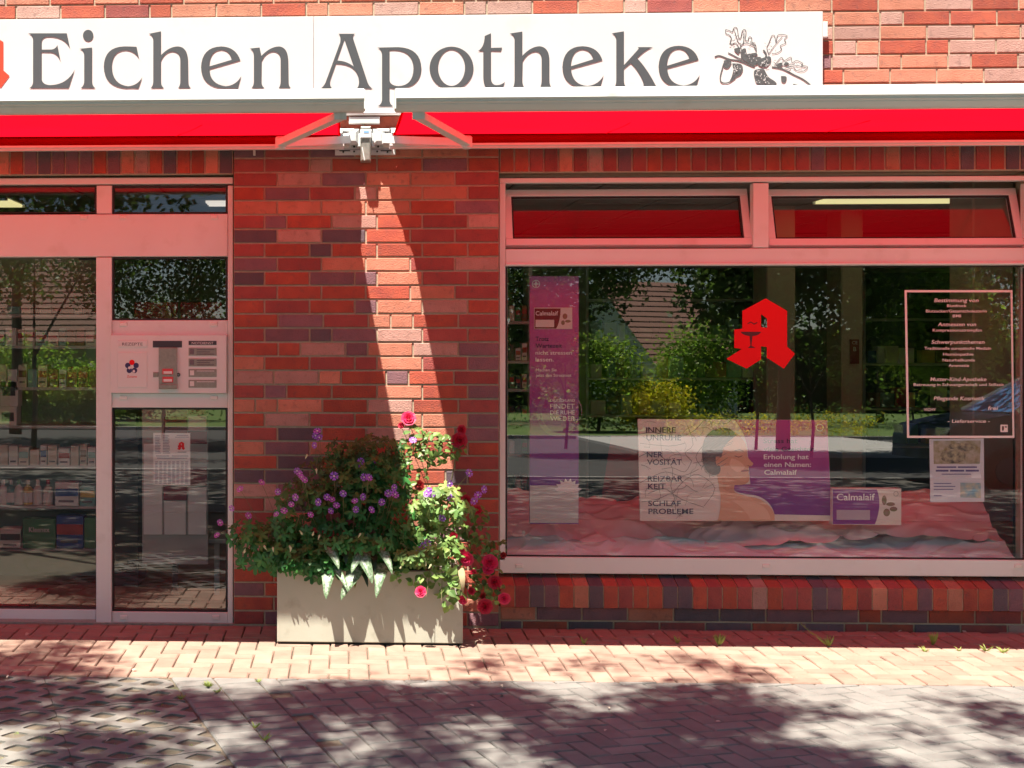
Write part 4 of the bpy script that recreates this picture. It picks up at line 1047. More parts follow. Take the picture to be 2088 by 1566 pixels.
part('face_print', flatpx([stroke([Z4(*q) for q in [(785, 322), (815, 332), (842, 322)]], 1.6), stroke([Z4(*q) for q in [(785, 285), (820, 276), (850, 288)]], 1.5), stroke([Z4(*q) for q in [(832, 436), (860, 430), (888, 432)]], 1.7), stroke([Z4(*q) for q in [(880, 392), (893, 398), (905, 396)]], 1.2)], YP - .003), mat('face_lines', (.20, .07, .055), rough=.6), pt)
sk2, sk3 = mat('skin_shade', (.60, .30, .20), (.66, .34, .23), 6, .55), mat('skin_light', (.84, .52, .38), (.80, .47, .34), 8, .5)
part('neck_shade_print', flatpx(Q4('M 690 470 Q 730 520 800 532 L 785 537 Q 772 570 788 592 Q 740 600 700 560 Z'), YP - .0024), sk2, pt)
part('cheek_print', flatpx(Q4('M 760 340 Q 820 350 860 400 Q 850 440 800 440 Q 760 420 745 380 Z'), YP - .0023), sk3, pt)
part('shoulder_print', flatpx(Q4('M 760 650 Q 900 640 990 690 Q 1040 730 1050 790 L 900 790 Q 860 700 760 650 Z'), YP - .0023), sk3, pt)
part('jaw_print', flatpx(Q4('M 730 440 Q 780 500 850 515 Q 880 510 890 495 Q 884 530 835 534 L 800 534 Q 745 520 720 470 Z'), YP - .0025), sk2, pt)
part('lip_print', flatpx(Q4('M 834 428 Q 862 420 886 424 L 890 433 Q 862 446 834 438 Z'), YP - .0028), mat('lip_print', (.52, .13, .12), rough=.5), pt)
part('ear_print', flatpx(Q4('M 648 330 Q 672 322 678 350 Q 676 392 656 396 Q 640 380 648 330 Z'), YP - .0031), sk2, pt)
hs_ = []
for _ in range(34):
    t_ = rnd.random(); x_, y_ = 570 + 90 * rnd.random(), 170 + 250 * rnd.random()
    hs_.append(stroke([Z4(*q) for q in smooth([(x_ + 60 + 60 * t_, y_ - 40), (x_ + 20, y_), (x_ - 30 * rnd.random() - 10, y_ + 40), (x_ - 60 * rnd.random(), y_ + 90 * rnd.random())], 3)], .8))
part('hair_strand_print', cat(*[flatpx([q], YP - .0027 - .00002 * i) for i, q in enumerate(hs_)]), mat('hair_strands', (.22, .165, .16), rough=.6), pt)
part('dark_lettering', cat(*[lettering(s_, *Z4(x_, y_), c_ / 3.6, YP - .0018, w_ / 3.6, bold=.012) for s_, x_, y_, c_, w_ in (('INNERE', 135, 152, 42, 218), ('UNRUHE', 137, 208, 42, 255), ('NER', 140, 332, 42, 118), ('VOSITÄT', 142, 388, 42, 255), ('REIZBAR', 147, 510, 42, 258), ('KEIT', 149, 566, 42, 128), ('SCHLAF', 150, 690, 40, 240), ('PROBLEME', 152, 748, 40, 330))]), M['ptext'], po)
part('purple_lettering', cat(*[lettering(s_, *Z4(x_, y_), 34 / 3.6, YP - .0022, w_ / 3.6, bold=.014) for s_, x_, y_, w_ in (('Stress hat', 995, 228, 250), ('viele Gesichter.', 997, 288, 380))]), M['ptext'], po)
part('white_lettering', cat(*[lettering(s_, *Z4(x_, y_), 36 / 3.6, YP - .0022, w_ / 3.6, bold=.014) for s_, x_, y_, w_ in (('Erholung hat', 998, 346, 330), ('einen Namen:', 1000, 403, 345), ('Calmalaif', 1002, 460, 240))]), M['wtext'], po)
part('maker_mark', flatpx(ring(*Z4(1410, 115), 7.5, 6.4), YP - .0022), M['wtext'], po)
YQ = .175
bx = thing('display_carton', 'flat purple and cream medicine carton beside the wide poster', 'box', at(1768, 1068, YQ))
part('carton_body', rectpx(1697, 996, 1838, 1070, YQ, YQ + .06, .002), M['cream'], bx)
part('purple_panel', flatpx(path_pts('M 1698 998 L 1788 998 Q 1800 1030 1784 1069 L 1698 1069 Z'), YQ - .001), M['purple'], bx)
part('carton_lettering', lettering('Calmalaif', 1706, 1020, 14, YQ - .0016, 78, bold=.014), M['wtext'], bx)
part('text_strip', rectpx(1706, 1040, 1774, 1060, YQ - .0018, YQ - .0011), mat('lilac_strip', (.48, .38, .46), rough=.6), bx)
part('leaf_print', flatpx([ell(1803, 1020, 5, 10, 12), ell(1816, 1028, 9, 4, 12), ell(1822, 1038, 8, 5, 12), ell(1808, 1045, 7, 8, 12)], YQ - .001), mat('leaf_print', (.16, .22, .06), (.35, .12, .14), 40, .6), bx)
part('maker_mark', flatpx(ring(1827, 1007, 5, 4.2), YQ - .001), M['ink'], bx)
rp = thing('red_display_board', 'dark red board leaning behind poster in window display', 'board', at(1268, 1010, .8))
part('board_panel', flatpx(path_pts('M 1246 888 L 1312 888 L 1312 1030 L 1224 1030 Z'), .8), M['maroon'], rp)
# shelves seen through the shop window
shelf_unit('wall_shelf', 'dim product shelving at the pier end of shop window', 1036, 1078, [655, 735, 792, 860, 925, 1000], 1.6, .3, M['dark'])
k = 0
for base in (655, 735, 792, 860, 925, 1000):
    for px in (1038, 1051, 1064):
        carton(px, px + 11, base - rnd.uniform(24, 38), base, 1.6, rnd.choice([PC[0], PC[3], PC[7], PC[8], PC[1]]), 'small packet on the dim shelving at the pier end', 'packets on the dim wall shelf', rnd.choice([None, PC[2]]), 'packet'); k += 1
bs = shelf_unit('counter_shelf', 'low back shelf of packets behind the display poster', 1200, 1560, [610, 690, 770, 845], 5.6, .4, M['dark'])
for base in (690, 770, 845):
    px = 1205
    while px < 1545:
        wd = rnd.uniform(12, 30)
        carton(px, px + wd, base - rnd.uniform(20, 45), base, 5.6, rnd.choice(PC), 'packet in a row on the back shelf', 'packets on the back shelf', None, 'packet'); px += wd + rnd.choice([2, 3, 14])
bs2 = shelf_unit('counter_shelf', 'low back shelf right of the inner columns', 1765, 1985, [650, 740, 830, 905], 5.2, .4, M['dark'])
for base in (740, 830, 905):
    px = 1770
    while px < 1975:
        wd = rnd.uniform(14, 30); carton(px, px + wd, base - rnd.uniform(22, 50), base, 5.2, rnd.choice(PC), 'packet in a row beyond the inner columns', 'packets beyond the inner columns', None, 'packet'); px += wd + rnd.choice([2, 3, 16])

# marks on the shop pane ----------------------------------------------------------
gp_ = lambda x, y: onpane(x, y, -.0135)
wa = thing('red_pharmacy_mark', 'large red pharmacy letter mark stuck on the shop pane', 'window sticker', onpane(1551, 680))
part('mark_shape', a_mark(gp_, 1 / 2.302, 1551, 680), M['red'], wa)
part('cup_shape', a_cup(lambda x, y: onpane(x, y, -.0141), 1 / 2.302, 1551, 680), mat('cup_dark', (.09, .01, .015), rough=.6), wa)
wf = thing('service_list', 'white framed list of services lettered on the shop pane', 'window lettering', onpane(1957, 742))
M['pinkline'] = mat('white_foil', (.76, .70, .68), rough=.5)
part('frame_lines', flatpx([[(1844.5, 591.5), (2064.5, 591.5), (2068.5, 893), (1849.5, 893)], [(1849, 596), (2060.5, 596), (2064.5, 888.5), (1854, 888.5)]], 0, gp_), M['pinkline'], wf)
for s_, x_, y_, c_, w_ in (('Bestimmung von', 1950, 616, 8, 90), ('Blutdruck', 1951, 626, 6, 40), ('Blutzucker/Gesamtcholesterin', 1950, 637, 6, 124), ('BMI', 1951, 647, 6, 17), ('Anmessen von', 1951, 665, 8, 78), ('Kompressionsstrümpfen', 1952, 676, 6, 100), ('Schwerpunktthemen', 1953, 701, 8, 108),
                           ('Traditionelle europäische Medizin', 1953, 713, 6, 136), ('Homöopathie', 1954, 725, 6, 62), ('Naturheilkunde', 1955, 737, 6, 66), ('Aromatie', 1955, 748, 6, 42), ('Mutter-Kind-Apotheke', 1954, 777, 8, 114), ('Betreuung in Schwangerschaft und Stillzeit', 1955, 787, 6, 184), ('Pflegende Kosmetik', 1956, 816, 8, 104), ('VICHY', 1896, 838, 6, 25), ('frei', 2024, 836, 8, 20), ('- Lieferservice -', 1975, 862, 7, 86)):
    part('text_line', lettering(s_, x_, y_, c_, 0, w_, 'C', .012, .18 if c_ > 6 else 0, gp_), M['pinkline'], wf)
part('list_mark', flatpx([[(2040, 866), (2055, 866), (2055, 881), (2040, 881)], [(2043, 869), (2047, 869), (2047, 878), (2043, 878)], [(2049, 869), (2053, 869), (2053, 872), (2049, 872)]], 0, gp_), M['pinkline'], wf)
wn = thing('event_notice', 'white photo notice sheet taped below the framed service list', 'notice', onpane(1951, 960))
g0 = lambda x, y: onpane(x, y, .0016)
part('sheet', flatpx([[(1895, 895), (2006, 894), (2007, 1023), (1897, 1024)]], 0, g0), mat('notice_paper', (.66, .66, .74), rough=.8), wn)
g1_ = lambda x, y: onpane(x, y, .0010)
def blot(name, c1, c2, sc): return mat(name, c1, c2, sc, .8, detail=2)
part('photo_print', flatpx([[(1903, 899), (2000, 898), (1998, 946), (1904, 946)]], 0, g1_), blot('photo_print', (.50, .46, .42), (.28, .25, .12), 28), wn)
part('motif_print', flatpx([ell(1943, 930, 26, 15, 18), ell(1960, 912, 30, 9, 18)], 0, lambda x, y: onpane(x, y, .0006)), blot('motif_print', (.12, .11, .10), (.50, .46, .30), 40), wn)
part('map_print', flatpx([[(1958, 984), (2000, 985), (2000, 1016), (1958, 1014)]], 0, g1_), blot('map_print', (.20, .40, .55), (.66, .58, .40), 26), wn)
part('print_rows', cat(*[flatpx([[(x0, y0), (x1, y0), (x1, y0 + h0), (x0, y0 + h0)]], 0, g1_) for x0, x1, y0, h0 in ((1910, 1950, 951, 3), (1953, 1992, 951, 3), (1908, 1934, 958, 3.6), (1937, 1966, 958, 3.6), (1969, 1996, 958, 3.6), (1920, 1980, 966, 1.6), (1904, 1940, 985, 1.6), (1904, 1948, 991, 1.6), (1904, 1944, 997, 1.6), (1904, 1920, 1010, 1.8))]), mat('violet_ink', (.12, .10, .28), rough=.8), wn)

# ================================================================== planter
PY0, PY1 = -.475, -.06
px0, px1 = xat(565, PY0), xat(944, PY0); PZ = .405
pb = thing('planter_box', 'cream rectangular planter box in front of the brick pier', 'planter', ((px0 + px1) / 2, -.27, 0))
T_ = .022
v, f = bbox(px0, px1, PY0, PY0 + T_, .012, PZ, .004)
part('front_panel', (v, f), M['planter'], pb)
part('side_panel', box(px0 + .001, px0 + T_, PY0 + T_, PY1, .012, PZ - .001), M['planter'], pb); part('side_panel', box(px1 - T_, px1 - .001, PY0 + T_, PY1, .012, PZ - .001), M['planter'], pb)
part('back_panel', box(px0 + T_, px1 - T_, PY1 - T_, PY1, .012, PZ - .002), M['planter'], pb)
part('base', box(px0 + .02, px1 - .02, PY0 + .02, PY1 - .02, 0, .03), M['gasket'], pb)
part('soil', box(px0 + T_, px1 - T_, PY0 + T_, PY1 - T_, .2, PZ - .04), M['soil'], pb)

# foliage tools ---------------------------------------------------------------
M['leaf_dark'] = mat('cranesbill_leaf', (.035, .18, .04), (.055, .21, .05), 30, .5, tint=True, trans=.3)
M['leaf_brown'] = mat('bronze_leaf', (.07, .14, .035), (.04, .13, .03), 30, .5, tint=True, trans=.3)
M['leaf_light'] = mat('creeper_and_sunlit_leaf', (.16, .28, .07), (.20, .32, .09), 25, .5, tint=True, trans=.35)
M['leaf_rose'] = mat('rose_leaf', (.11, .20, .045), (.14, .24, .06), 25, .45, tint=True, trans=.3)
M['stem'] = mat('green_stem', (.14, .15, .06), (.18, .12, .07), 20, .7)
def frame_of(nrm, spin):
    n = Vector(nrm).normalized(); t = n.orthogonal().normalized(); b = n.cross(t)
    return t * math.cos(spin) + b * math.sin(spin), -t * math.sin(spin) + b * math.cos(spin), n
def palmate(c, size, nrm, spin, lobes=5):
    X, Y, N = frame_of(nrm, spin); v = [c]; f = []; K = lobes * 4; span = math.pi * 1.65
    for k in range(K + 1):
        a = -span / 2 + span * k / K
        ph = (k % 4) / 4
        r_ = {0: .42, .25: .86, .5: 1.0, .75: .82}[ph] * size
        v.append(c + X * math.cos(a) * r_ + Y * math.sin(a) * r_ + N * (.12 * size * math.cos(a * 3) - .22 * r_))
    for k in range(K): f.append((0, k + 1, k + 2))
    return v, f
def oval(c, size, nrm, spin, ratio=.55, pts=6):
    X, Y, N = frame_of(nrm, spin); v = []; f = []
    for k in range(pts + 1):
        t = k / pts; wd = ratio * size * math.sin(math.pi * t ** .8) * .5
        p = c + X * (t * size) - N * (.25 * size * t * t)
        v += [p - Y * wd + N * wd * .35, p, p + Y * wd + N * wd * .35]
    for k in range(pts):
        a = k * 3; f += [(a, a + 3, a + 4, a + 1), (a + 1, a + 4, a + 5, a + 2)]
    return v, f
def tints(n, lo=.55, hi=1.35, warm=.25):
    t = rnd.uniform(lo, hi); g = rnd.uniform(-warm, warm); c = (t * (1 + g * .8), t, t * (1 - .3 * abs(g)), 1); return [c] * n
class Foliage:
    def __init__(s): s.v = []; s.f = []; s.c = []
    def add(s, vf, lo=.55, hi=1.35, warm=.25):
        n = len(s.v); s.v += vf[0]; s.f += [tuple(i + n for i in q) for q in vf[1]]; s.c += tints(len(vf[1]), lo, hi, warm)
    def build(s, name, m, parent): return part(name, (s.v, s.f), m, parent, colors=s.c)
def blob(cx, cy, rx, ry, Y0, Y1):
    """random point in an ellipse (photo pixels) between two depths"""
    while True:
        a, b = rnd.uniform(-1, 1), rnd.uniform(-1, 1)
        if a * a + b * b < 1: return at(cx + a * rx, cy + b * ry, rnd.uniform(Y0, Y1)), a, b
def face_dir(a, b, up=.45): return Vector((a * .9 + rnd.uniform(-.5, .5), -.75 + rnd.uniform(-.4, .3), -b * .7 + up + rnd.uniform(-.4, .4)))

def flower5(name, m, size):
    """five notched petals round a pale eye"""
    v = []; f = []
    for k in range(5):
        a = 2 * math.pi * k / 5; n = len(v)
        for rr, da, z in ((.12, 0, 0), (.55, -.50, .1), (.95, -.46, .24), (.82, 0, .16), (.95, .46, .24), (.55, .50, .1)): v.append((size * rr * math.cos(a + da), size * rr * math.sin(a + da), size * z))
        f.append(tuple(range(n, n + 6)))
    return mesh(name, (v, f), m)
def rose_mesh(m, size):
    v = []; f = []
    for ring_, (np_, rad, hgt, opn) in enumerate(((3, .18, .62, .02), (5, .42, .58, .14), (6, .68, .46, .32), (7, .95, .30, .55))):
        for k in range(np_):
            a = 2 * math.pi * k / np_ + ring_ * .5; n = len(v); dw = math.pi / np_ * 1.25
            for i in range(4):
                t = i / 3
                for j in range(5):
                    s_ = (j - 2) / 2; ang = a + s_ * dw
                    r_ = size * (rad * (.25 + .75 * t ** .7) + opn * .35 * t * t - .08 * (1 - abs(s_)) * t + rnd.uniform(-.02, .02))
                    v.append((r_ * math.cos(ang), r_ * math.sin(ang), size * (hgt * t * (1 - .22 * s_ * s_) - .15 * opn * t ** 3 + rnd.uniform(-.02, .02))))
            for i in range(3):
                for j in range(4): q = n + i * 5 + j; f.append((q, q + 1, q + 6, q + 5))
    return mesh('rose', (v, f), m, True)
def put(name, me, parent, p, nrm, sc=1.0):
    o = bpy.data.objects.new(name, me); link(o, parent, p)
    o.rotation_euler = Vector(nrm).to_track_quat('Z', 'Y').to_euler(); o.rotation_euler.rotate_axis('Z', rnd.uniform(0, 6)); o.scale = (sc,) * 3
    return o
def arc(p, q, lift, n=5):
    p, q = Vector(p), Vector(q); return [p.lerp(q, t / n) + Vector((0, 0, lift * math.sin(math.pi * t / n))) for t in range(n + 1)]

# cranesbill ---------------------------------------------------------------------
cb = thing('cranesbill_plant', 'sprawling dark leaved cranesbill with purple flowers filling the planter', 'plant', ((px0 + px1) / 2 - .1, -.28, PZ - .04))
fo = Foliage()
def scatter(F_, n, blobs, size, maker, **k):
    for _ in range(n):
        b_ = rnd.choices(blobs, [q[6] for q in blobs])[0]
        c, a, b = blob(*b_[:6]); F_.add(maker(c, rnd.uniform(*size), face_dir(a, b), rnd.uniform(0, 6.3)), **k)
scatter(fo, 860, [(700, 1060, 150, 95, -.50, -.12, 5), (650, 1140, 110, 45, -.55, -.2, 3), (760, 1000, 75, 70, -.42, -.15, 2.5), (560, 1110, 80, 55, -.5, -.2, 1.6), (820, 1120, 60, 50, -.5, -.2, 1.2), (510, 1100, 45, 55, -.45, -.2, .35)], (.028, .055), palmate)
scatter(fo, 60, [(740, 1108, 85, 12, -.60, -.54, .8), (630, 1152, 60, 20, -.57, -.52, 1)], (.03, .05), palmate)
fo.build('foliage', M['leaf_dark'], cb)
fo = Foliage()
scatter(fo, 620, [(765, 925, 62, 38, -.40, -.12, 3), (715, 945, 70, 42, -.40, -.12, 2.2), (670, 985, 80, 52, -.42, -.15, 2), (740, 985, 90, 45, -.44, -.15, 2), (625, 1015, 70, 40, -.42, -.15, 1), (690, 925, 30, 30, -.36, -.2, .5), (805, 945, 30, 40, -.4, -.2, .8)], (.014, .034), palmate, warm=.5)
fo.build('fine_foliage', M['leaf_brown'], cb)
fo = Foliage()
scatter(fo, 210, [(905, 1030, 62, 42, -.55, -.3, 3), (900, 1130, 50, 40, -.60, -.42, 2), (860, 1070, 45, 60, -.5, -.3, 1.3), (845, 1135, 38, 14, -.60, -.5, 1), (905, 1085, 55, 45, -.5, -.3, 1.5)], (.026, .05), palmate)
fo.build('sunlit_foliage', M['leaf_light'], cb)  # cranesbill leaves in the sun streak, sunlight put into a paler green
M['petal'] = [mat('purple_petal', (.42, .16, .72), (.36, .13, .66), 200, .6, trans=.25), mat('mauve_petal', (.58, .20, .68), (.50, .17, .62), 200, .6, trans=.25)]
fm = [flower5('flower', M['petal'][0], .024), flower5('flower', M['petal'][1], .022)]
eyem = mesh('flower_eye', lathe([(.005, .002), (.004, .006), (.001, .008)], 8), mat('pale_eye', (.70, .62, .66), rough=.7))
stems = []
FL = [(647, 880), (652, 893), (642, 908), (643, 888), (735, 941), (738, 950), (762, 941), (764, 949), (681, 971), (614, 973), (621, 979), (611, 966), (752, 974), (742, 973), (533, 984), (490, 998), (566, 1003), (603, 1014), (594, 1029), (579, 1042), (564, 1049), (667, 1014), (677, 1019), (686, 1031), (674, 1042), (633, 1050), (724, 1022), (739, 1013), (725, 1039), (779, 1024), (805, 1009), (803, 994), (792, 1006), (506, 1052), (448, 1066), (443, 1092), (473, 1036), (606, 960), (700, 1006), (650, 1024), (757, 1040),
      (842, 898), (875, 1001), (870, 1007), (880, 1006), (916, 986), (921, 1016), (958, 964), (986, 998), (968, 1022), (865, 1112), (857, 1122), (871, 1108), (901, 1057), (975, 1010)]
for i, (x, y) in enumerate(FL):
    Yf = -.52 if 560 < x < 830 and y > 960 else -.34 if x < 840 else -.5
    if x > 840 and y < 950: Yf = -.4
    p = at(x, y, Yf - rnd.uniform(0, .05)); mauve = x < 640
    nr = Vector((rnd.uniform(-.9, .9), -1, rnd.uniform(-.3, 1.1)))
    o = put('flower', fm[1 if mauve else 0], cb, p, nr, rnd.uniform(.85, 1.15))
    e = put('flower_eye', eyem, o, p, nr); e.parent = o; e.location = (0, 0, 0.001); e.rotation_euler = (0, 0, 0)
    q = at(700 + (x - 700) * .72, 1090 + rnd.uniform(-20, 40), -.30)
    stems.append(tube(arc(q, p + Vector((0, .006, -.003)), .03), .0016, 4))
for _ in range(38):
    p, a, b = blob(700, 1070, 215, 75, -.58, -.36); q = p + Vector((rnd.uniform(-.06, .06), .10, -.10)); stems.append(tube(arc(q, p, .02, 3), .0014, 4))
part('stems', cat(*stems), M['stem'], cb, kind='stuff')
budm = mesh('seed_pod', lathe([(.001, 0), (.006, .006), (.005, .014), (.001, .03)], 6), mat('pale_pod', (.50, .52, .30), rough=.7))
for x, y in ((617, 1090), (637, 1093), (652, 1090), (736, 1087), (590, 1112), (594, 1115), (815, 1160), (825, 1150), (868, 1155), (880, 1150), (556, 1115), (538, 1112), (497, 1128), (645, 955), (627, 926)): put('seed_pod', budm, cb, at(x, y, -.58), (rnd.uniform(-.6, .6), -.3, rnd.choice([-.8, .8])))

# silver leaves hanging over the front edge ------------------------------------------
lw = thing('silver_leaf_plant', 'plant with hanging silver white pointed leaves at planter front', 'plant', (xat(750, -.45), -.42, PZ - .03))
def silver_mat():
    m = mat('silver_leaf', (.66, .70, .66), (.30, .38, .28), 75, .45, detail=6, trans=.15); return m
M['silver'] = silver_mat(); M['olive'] = mat('olive_leaf', (.22, .20, .03), (.14, .15, .02), 30, .5, trans=.2); M['deep'] = mat('deep_leaf', (.02, .04, .015), rough=.5)
Z6 = lambda x, y: (x / 3.012 + 430, y / 3.012 + 820)
def lance(p, q, wd, sag=.02, n=8, bend=0.0):
    p, q = Vector(p), Vector(q); v = []; f = []; s = Vector((1, 0, 0)); d = (q - p).normalized(); s = (s - d * s.dot(d)).normalized(); nn = s.cross(d)
    if nn.y > 0: nn = -nn
    for k in range(n + 1):
        t = k / n; h = wd / 2 * (.6 + .4 * math.sin(math.pi * t / .4) if t < .2 else max(0, (1 - t) / .8) ** .68)
        c = p.lerp(q, t) + nn * sag * math.sin(math.pi * t) + s * bend * math.sin(math.pi * t * 1.4)
        v += [c - s * h - nn * h * .12, c - s * h * .5 + nn * h * .10, c - nn * h * .04, c + s * h * .5 + nn * h * .10, c + s * h - nn * h * .12]
    for k in range(n):
        for j in range(4): a = k * 5 + j; f.append((a, a + 1, a + 6, a + 5))
    return v, f
SL = [(735, 880, 772, 1030, .085), (915, 920, 878, 1056, .08), (945, 880, 972, 1120, .10), (1055, 880, 1100, 1060, .075), (690, 1000, 724, 1210, .095), (880, 990, 818, 1222, .10), (1055, 990, 1016, 1205, .085), (760, 1000, 832, 1170, .055)]
def leaf_cols(n):
    o = []
    for k in range(n):
        for j in range(4):
            e = j in (0, 3); t = rnd.uniform(.82, 1.12); o.append((.52 * t, .66 * t, .46 * t, 1) if e or k == n - 1 else (t, t, .98 * t, 1) if rnd.random() < .8 else (.6, .74, .56, 1))
    return o
M['silver'] = mat('silver_leaf', (.50, .56, .50), (.10, .17, .085), 85, .5, detail=2, tint=True, trans=.15)
for bx_, by_, tx_, ty_, wd in SL:
    b0, t0 = at(*Z6(bx_, by_), -.45), at(*Z6(tx_, ty_), -.60 - rnd.uniform(0, .05))
    part('leaf', lance(b0, t0, wd, .05, 10, rnd.uniform(-.02, .02)), M['silver'], lw, True, colors=leaf_cols(10))
for bx_, by_, tx_, ty_, wd, mm in ((893, 1060, 884, 1146, .034, 'olive'), (930, 1040, 964, 1138, .04, 'deep'), (820, 900, 830, 1000, .05, 'deep'), (1000, 930, 1010, 1060, .04, 'deep')):
    part('leaf', lance(at(*Z6(bx_, by_), -.47), at(*Z6(tx_, ty_), -.57), wd, .03), M[mm], lw, True)

# rose bush ----------------------------------------------------------------------------
rb = thing('rose_bush', 'rose bush with crimson roses arching over the end of planter', 'rose bush', (xat(905, -.3), -.28, PZ - .04))
M['rose'] = [mat('crimson_petal', (.52, .012, .055), (.42, .008, .035), 60, .55, trans=.2), mat('pink_red_petal', (.68, .03, .13), (.58, .02, .09), 60, .55, trans=.2), mat('dark_rose_petal', (.30, .008, .012), (.22, .006, .01), 60, .55, trans=.15)]
rm = [rose_mesh(q, .034) for q in M['rose']]
RO = [(833, 854, 1, 1.15, -.33), (818, 868, 0, .5, -.33), (936, 898, 0, 1.25, -.36), (941, 876, 0, .75, -.33), (950, 1019, 0, .8, -.42), (973, 1039, 0, .7, -.42), (855, 989, 2, .8, -.38), (925, 1092, 0, .6, -.5), (950, 1139, 1, 1.15, -.56), (945, 1128, 1, .8, -.55), (999, 1147, 1, 1.2, -.45), (996, 1160, 1, .9, -.46), (1009, 1187, 0, 1.05, -.45), (1028, 1220, 1, .95, -.45), (989, 1236, 0, 1.15, -.46), (858, 1207, 1, .85, -.60), (944, 1223, 1, .7, -.58), (965, 1167, 0, .5, -.45), (961, 1205, 0, .6, -.45), (1026, 1132, 2, .5, -.40), (984, 1215, 2, .5, -.44)]
canes = []
root = at(905, 1120, -.28)
for x, y, k, sc, Yr in RO:
    p = at(x, y, Yr); nr = Vector((rnd.uniform(-.4, .4), -1, rnd.uniform(-.2, .5)))
    o = put('rose', rm[k], rb, p, nr, sc)
    canes.append(tube(arc(root + Vector((rnd.uniform(-.05, .08), rnd.uniform(-.05, .02), 0)), p + Vector((0, .01, -.004)), .08 if y > 1000 else .03, 6), .0026, 5, .6))
part('canes', cat(*canes), M['stem'], rb, kind='stuff')
fo = Foliage()
mk = lambda c, s, n, sp: oval(c, s, n, sp, .62)
scatter(fo, 330, [(845, 900, 30, 38, -.38, -.26, 1.3), (890, 912, 46, 32, -.42, -.28, 2.2), (850, 960, 30, 50, -.4, -.25, 1.4), (935, 915, 14, 26, -.38, -.3, .5), (975, 1090, 30, 60, -.46, -.32, 1.6), (990, 1190, 36, 45, -.48, -.34, 1.6), (1010, 1120, 24, 22, -.42, -.36, .5)], (.026, .05), mk)
fo.build('foliage', M['leaf_rose'], rb)
fo = Foliage()
scatter(fo, 90, [(915, 1150, 30, 60, -.62, -.5, 2), (925, 1215, 26, 28, -.62, -.5, 1.2), (885, 1190, 50, 22, -.58, -.5, 1.0), (830, 1180, 26, 16, -.55, -.5, .6)], (.03, .052), lambda c, s, n, sp: oval(c, s, n, sp, .8))
tv = thing('trailing_creeper', 'round leaved light green creeper trailing over planter corner', 'creeper', (xat(915, -.45), -.42, PZ - .03))
fo.build('foliage', M['leaf_light'], tv)
part('runner', cat(*[tube(arc(at(905 + d, 1120, -.46), at(900 + d * 2.2, 1225 - abs(d) * .6, -.57), .05, 6), .002, 4) for d in (-14, 0, 10, 18)]), M['stem'], tv)
dl = tag(part('dry_leaf', lance(at(940, 1158, -.575), at(944, 1212, -.60), .038, .03), mat('dry_leaf', (.42, .34, .20), (.34, .27, .15), 30, .8, trans=.2), smooth=True), 'curled dry tan leaf hanging among the planter roses', 'leaf')

# weeds and leaves along the wall --------------------------------------------------------
M['weed'] = mat('weed_green', (.22, .32, .06), (.32, .36, .10), 40, .6, trans=.35)
def weed(px, py, n, h, lab, sp=.5):
    g_ = ground(px, py); V = []
    for k in range(n):
        a = rnd.uniform(0, 6.28); d = Vector((math.cos(a) * sp, math.sin(a) * sp, rnd.uniform(.6, 1.2))).normalized()
        L_ = h * rnd.uniform(.5, 1); V.append(oval(Vector((math.cos(a) * .006, math.sin(a) * .006, 0)), L_, d.cross(Vector((math.sin(a), -math.cos(a), .2))) * 1.0 + Vector((0, 0, .01)), 0, .22, 4))
        V[-1] = lance((0, 0, 0), d * L_, L_ * .16, L_ * .12, 4)
    tag(part('weed', cat(*V), M['weed'], loc=g_), lab, 'weed', 'weeds in the paving joints')
weed(1190, 1313, 12, .05, 'low weed tuft in the paving nearest the planter')
weed(1381, 1312, 14, .055, 'weed tuft left of the shrubby weed at shadow edge')
weed(1466, 1316, 26, .075, 'small bushy weed in the paving below the shop sill')
weed(1690, 1318, 14, .07, 'weed clump at foot of the long grass blade')
weed(1902, 1315, 16, .085, 'upright pale weed in paving below the notice sheet', .35)
weed(1885, 1329, 16, .045, 'flat weed patch just in front of upright pale weed', 1.2)
weed(1955, 1327, 10, .035, 'thin flat weed between the upright weed and end patch', 1.2)
weed(2010, 1327, 16, .05, 'flat weed patch second from the picture edge', 1.2)
weed(2045, 1331, 16, .05, 'flat weed patch closest to the picture edge', 1.2)
weed(425, 1400, 26, .05, 'moss and weed cushion between parking bay and red paving', 1.3)
weed(443, 1412, 14, .04, 'small moss cushion at the parking bay corner', 1.3)
weed(527, 1391, 12, .035, 'tiny weed at the red paving joint near planter', 1.2)
weed(370, 1426, 18, .04, 'moss cushion inside a lit grass paver opening', 1.4)
weed(540, 1510, 14, .05, 'weed at the edging column near picture bottom', 1.0)
weed(520, 1485, 12, .04, 'weed at the edging column above the lowest weed', 1.0)
gb = thing('grass_stalk', 'long leaning grass stalk with seed head below the shop sill', 'weed', ground(1690, 1317))
c0 = ground(1690, 1317); c1 = at(1652, 1289, c0.y + .02); c2 = at(1633, 1272, c0.y + .03)
part('stalk', tube(arc(c0, c1, .01, 5) + [c2], .0028, 5, .4), M['weed'], gb)
part('blade', cat(lance(c0, at(1662, 1296, c0.y - .02), .012, .01), lance(c0, at(1700, 1300, c0.y), .01, .01), lance(c1, at(1661, 1297, c0.y), .012, .004)), M['weed'], gb)
part('seed_head', cat(*[lance(c1.lerp(c2, t), c1.lerp(c2, t) + Vector((rnd.uniform(-.012, .012), 0, .014)), .005, 0, 3) for t in (.1, .3, .5, .7, .9)]), M['stem'], gb)
lm = [mat('fallen_leaf_tan', (.34, .24, .13), (.26, .17, .09), 40, .8), mat('fallen_petal', (.50, .22, .20), rough=.7), mat('fallen_leaf_pale', (.46, .42, .34), rough=.8)]
